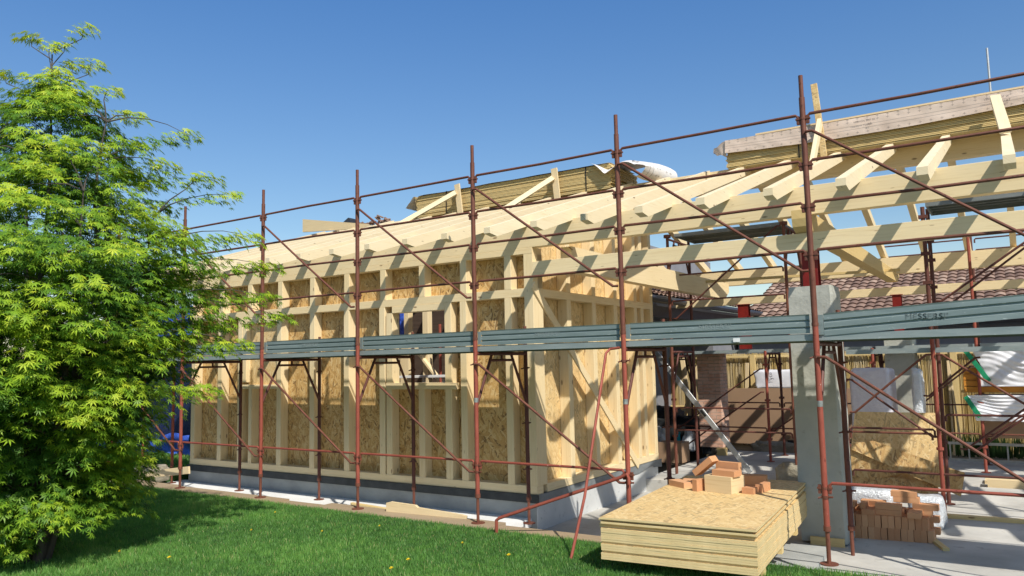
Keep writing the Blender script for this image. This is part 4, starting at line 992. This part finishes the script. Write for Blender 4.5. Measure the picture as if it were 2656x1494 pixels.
# ------------------------------------------------------------------ left side behind the tree
st = thing('tarp_stack', 'stack covered by a blue tarpaulin behind the maple, coloured dark for its shade', 'stack', (-14, 3, 0))
m = grid_sheet(40, 12, lambda u, v: (-16.2+u*3.9, 2.9+.08*nz(u*9, v*2), .28+v*2.6)); m.box(-16.2, -12.3, 3.1, 5, -.0, 2.85)
m.build('cover', M['shaded_tarp'], st, None, True)
m = grid_sheet(60, 10, lambda u, v: (-16.0+u*3.6, 2.45+.12*nz(u*14, v*2)+.18*(1-v), .02+v*.42+.05*nz(u*10, 7))); m.build('tarp_skirt', M['blue_tarp'], st, None, True)
m = grid_sheet(20, 8, lambda u, v: (-15.3+u*2.8, 2.7+.1*nz(u*14, v*2), 2.45+v*.6)); m.build('tarp_top', M['blue_tarp'], st, None, True)
tag(beam('plank', (-10.52, .30, .05), (-9.25, .32, .205), .03, .11, M['board']), 'pale plank on edge leaning at the left end of the plinth', 'plank')
bag('stone_block', -11.15, -10.55, .5, .9, -.12, .15, M['stone'], 'rough stone block behind the pale plank at the lawn edge', 'stone', .03)
s5 = thing('scaffold', 'scaffold frame poles behind the maple left of the house', 'scaffold', (-12, .8, 0), 'scaffolds behind the front one')
for x, y in ((-11.15, .72), (-12.38, .82)): 
    m = MB(); m.tube([(x, y, 0), (x, y, 2)], .024, 10); m.build('standard', M['red_tube'], s5, None, True)
rail(s5, -12.38, -11.15, .78, .55, 'red_tube')

# ------------------------------------------------------------------ maple tree
tree = thing('maple_tree', 'green japanese maple spreading over the lawn at the left', 'tree', (-6.25, -3.35, 0))
TC = V((-6.25, -3.30, 0))
prof = [(.15, .45), (.4, .80), (.8, .98), (1.2, 1.12), (1.6, 1.5), (2.0, 1.72), (2.4, 1.85), (2.8, 1.78), (3.2, 1.58), (3.6, 1.22), (4.0, .88), (4.3, .48), (4.55, .2), (5.1, .12)]
def prad(z):
    for (a, b), (c, d) in zip(prof, prof[1:]):
        if a <= z <= c: return b+(d-b)*(z-a)/(c-a)
    return .3
tr = random.Random(11)
def jitline(a, b, n, amp):
    a, b = V(a), V(b); pts = []
    for i in range(n+1):
        t = i/n; p = a.lerp(b, t); k = amp*math.sin(math.pi*t); p += V((tr.uniform(-k, k), tr.uniform(-k, k), tr.uniform(-k, k)*.5)); pts.append(p)
    return pts
br = MB(); stems = []
for k, (dx, dy, zt, r0) in enumerate(((.10, -.05, 4.78, .042), (.55, .25, 4.1, .045), (-.6, .1, 4.0, .045), (.25, -.6, 3.7, .04), (.95, -.15, 3.3, .04), (-.2, .75, 3.8, .04), (-.95, -.45, 3.2, .035), (.8, .6, 3.2, .035))):
    b = TC+V((dx*.12, dy*.12, 0)); pts = [b, TC+V((dx*.25, dy*.25, .5))]+jitline(TC+V((dx*.5, dy*.5, 1.1)), TC+V((dx, dy, zt)), 7, .06)
    n = len(pts); br.tube(pts, [r0*(1-.85*i/(n-1)) for i in range(n)], 8); stems.append(pts)
lv = []; lt = []
# leaf template: 7 narrow lobes
angs = [-118, -78, -38, 0, 38, 78, 118]; lens = [.45, .72, .92, 1.0, .92, .72, .45]
tmpl = []
for a, l in zip(angs, lens):
    a = R(a); d = V((math.sin(a), math.cos(a), 0)); s = V((math.cos(a), -math.sin(a), 0))
    tmpl.append([(0, 0, 0), tuple(d*l*.42+s*.10*l), tuple(d*l+V((0, 0, -.16*l))), tuple(d*l*.42-s*.10*l)])
tmpl = np.array(tmpl)   # 7,4,3
LP = []; LD = []; LN = []; LS = []; LT = []
def leaf(p, d, nrm, s, t): LP.append(p); LD.append(d); LN.append(nrm); LS.append(s); LT.append(t)
def spray(c, out, size, nl, tint):
    """flat drooping fan of leaves around c, pointing along 'out'"""
    out = V((out.x, out.y, 0)).normalized(); side = V((-out.y, out.x, 0))
    for _ in range(nl):
        u = tr.uniform(-1, 1); v = tr.uniform(-.75, 1)
        w = 1-max(0, v)*.55
        droop = -.30*(max(0, v)**2)-.16*u*u
        p = c+out*(v*size)+side*(u*size*.62*w)+V((0, 0, droop*size+tr.uniform(-.045, .05)))
        dd = (out*tr.uniform(.5, 1.2)+side*(u*.8+tr.uniform(-.5, .5))+V((0, 0, tr.uniform(-1.1, -.25)))).normalized()
        nn = (V((0, 0, 1))+out*tr.uniform(-.1, .6)+side*tr.uniform(-.45, .45)); nn = (nn-dd*nn.dot(dd)).normalized()
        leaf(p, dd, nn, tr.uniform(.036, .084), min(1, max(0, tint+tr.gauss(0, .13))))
def twig(c):
    # nearest stem point a bit below
    best = None
    for pts in stems:
        for p in pts[2:]:
            if p.z < c.z+.1:
                d = (p-c).length+.8*max(0, (c.z-p.z)-.8)
                if best is None or d < best[0]: best = (d, p)
    p = best[1] if best else TC+V((0, 0, .5))
    mid = p.lerp(c, .5)+V((tr.uniform(-.08, .08), tr.uniform(-.08, .08), .10*(c-p).length))
    br.tube([p, p.lerp(mid, .5)+V((0, 0, .03)), mid, mid.lerp(c, .5)+V((0, 0, .02)), c], [.009, .007, .005, .0035, .002], 5, 0, False)
ns = 0
for k in range(3900):
    z = tr.uniform(.16, 4.5)
    if tr.random() > (.35+.65*prad(z)/2.2)*(1 if z < 2.9 else .5): continue
    a = tr.uniform(0, 2*math.pi); q = tr.random()
    if z < .42 and math.cos(a)*.837+math.sin(a)*.547 > .3: continue
    R0 = prad(z)*(.88+.22*nz(math.cos(a)*1.5, math.sin(a)*1.5, z*1.7))
    rad = R0*(.30+.66*q**.55)
    if nz(math.cos(a)*1.9+7, math.sin(a)*1.9, z*1.9) < -.17 and rad > .6*R0: continue; 
    o = V((math.cos(a), math.sin(a), 0)); c = TC+o*rad+V((.10*(z > 3.5), 0, z))
    sz = tr.uniform(.16, .30)*(.75 if z > 3.9 else 1)
    tint = .02+.52*(rad/R0)**1.6+.30*nz(c.x*1.7, c.y*1.7, c.z*1.7)+(.10 if z > 2.6 else 0)  # inner leaves coloured darker, outer ones limer: crown shade and sun painted in
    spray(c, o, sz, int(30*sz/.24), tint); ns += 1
    if tr.random() < .22: twig(c)
# top shoots and side shoots
for (x, y, z, s, n) in ((.1, .1, 4.75, .12, 12), (.2, -.1, 4.6, .14, 14), (-.05, .05, 4.65, .12, 12), (.3, 0, 4.35, .18, 18), (-.25, 0, 4.3, .18, 18), (.02, -.05, 4.9, .13, 10), (-.22, 0, 5.0, .13, 12), (.30, .0, 5.08, .15, 14), (.12, 0, 4.95, .1, 8), (.38, 0, 4.72, .16, 18), (-.35, -.1, 4.6, .14, 14), (.05, 0, 4.45, .16, 16), (.55, .0, 4.45, .17, 18), (.9, .1, 4.22, .2, 22), (1.25, .15, 3.75, .2, 20), (1.75, .2, 3.62, .18, 18), (1.95, .3, 3.45, .15, 12), (2.1, .35, 3.05, .2, 22), (2.35, .4, 2.75, .17, 18), (2.3, .4, 2.45, .2, 20), (2.4, .5, 2.25, .18, 16), (1.5, .2, 4.05, .14, 14), (2.05, .3, 1.98, .2, 18), (1.75, .2, 1.55, .2, 18)):
    x *= .76 if x > .8 else 1.0
    c = TC+V((x*.837, x*.547+y, z)); spray(c, V((x+.15, x*.6, 0)), s, int(n*3.0), .6+.1*(z > 3))
    if abs(x) < .45: br.tube([TC+V((.10*max(0, z-4.2)+.03, -.05, z-.28)), c+V((-.4*x*.3, 0, -.1)), c], [.006, .004, .002], 5, 0, False)
    else: twig(c)
    if abs(x) > .8:
        for q in (.9, .78, .64, .5): spray(TC+V((x*.837*q, x*.547*q+y, z-.12*(1-q)-.02)), V((x+.15, x*.6, 0)), s*1.1, int(n*1.7), .5)
br.build('trunk', M['bark'], tree, None, True)
P_ = np.array([tuple(p) for p in LP]); D_ = np.array([tuple(p) for p in LD]); N_ = np.array([tuple(p) for p in LN]); S_ = np.array(LS)
X_ = np.cross(D_, N_)
T = tmpl.reshape(-1, 3)
vs = P_[:, None, :]+S_[:, None, None]*(T[None, :, 0:1]*X_[:, None, :]+T[None, :, 1:2]*D_[:, None, :]+T[None, :, 2:3]*N_[:, None, :])
vs = vs.reshape(-1, 3); nq = len(vs)//4; q = np.arange(nq*4).reshape(-1, 4)
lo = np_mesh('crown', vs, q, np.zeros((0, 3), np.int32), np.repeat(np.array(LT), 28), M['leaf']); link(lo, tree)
print('leaves', len(LP), 'sprays', ns)

# far hedge / trees at the left and back
hv = []; ht = []
r5 = np.random.default_rng(3)
def hedge(label, x0, x1, y0, y1, z1, n, ang=0):
    p = np.stack([r5.uniform(x0, x1, n), r5.uniform(y0, y1, n), r5.random(n)**.7*z1], 1)
    top = np.array([z1*(.75+.25*nz(a*.9, b*.9)) for a, b in p[:, :2]]); p[:, 2] = p[:, 2]/z1*top
    d = r5.normal(0, 1, (n, 3)); d /= np.linalg.norm(d, axis=1)[:, None]; e = np.cross(d, r5.normal(0, 1, (n, 3))); e /= np.linalg.norm(e, axis=1)[:, None]
    s = r5.uniform(.05, .11, n)[:, None]; v = np.stack([p-d*s, p+e*s*.5, p+d*s, p-e*s*.5], 1).reshape(-1, 3)
    o = np_mesh('hedge', v, np.arange(n*4).reshape(-1, 4), np.zeros((0, 3), np.int32), np.repeat(r5.uniform(0, 1, n), 4), M['hedge']); link(o)
    o['kind'] = 'stuff'; tag(o, label, 'hedge')
hedge('dark green hedge far behind the maple at the left', -34, -19, 9, 11.5, 2.4, 26000)
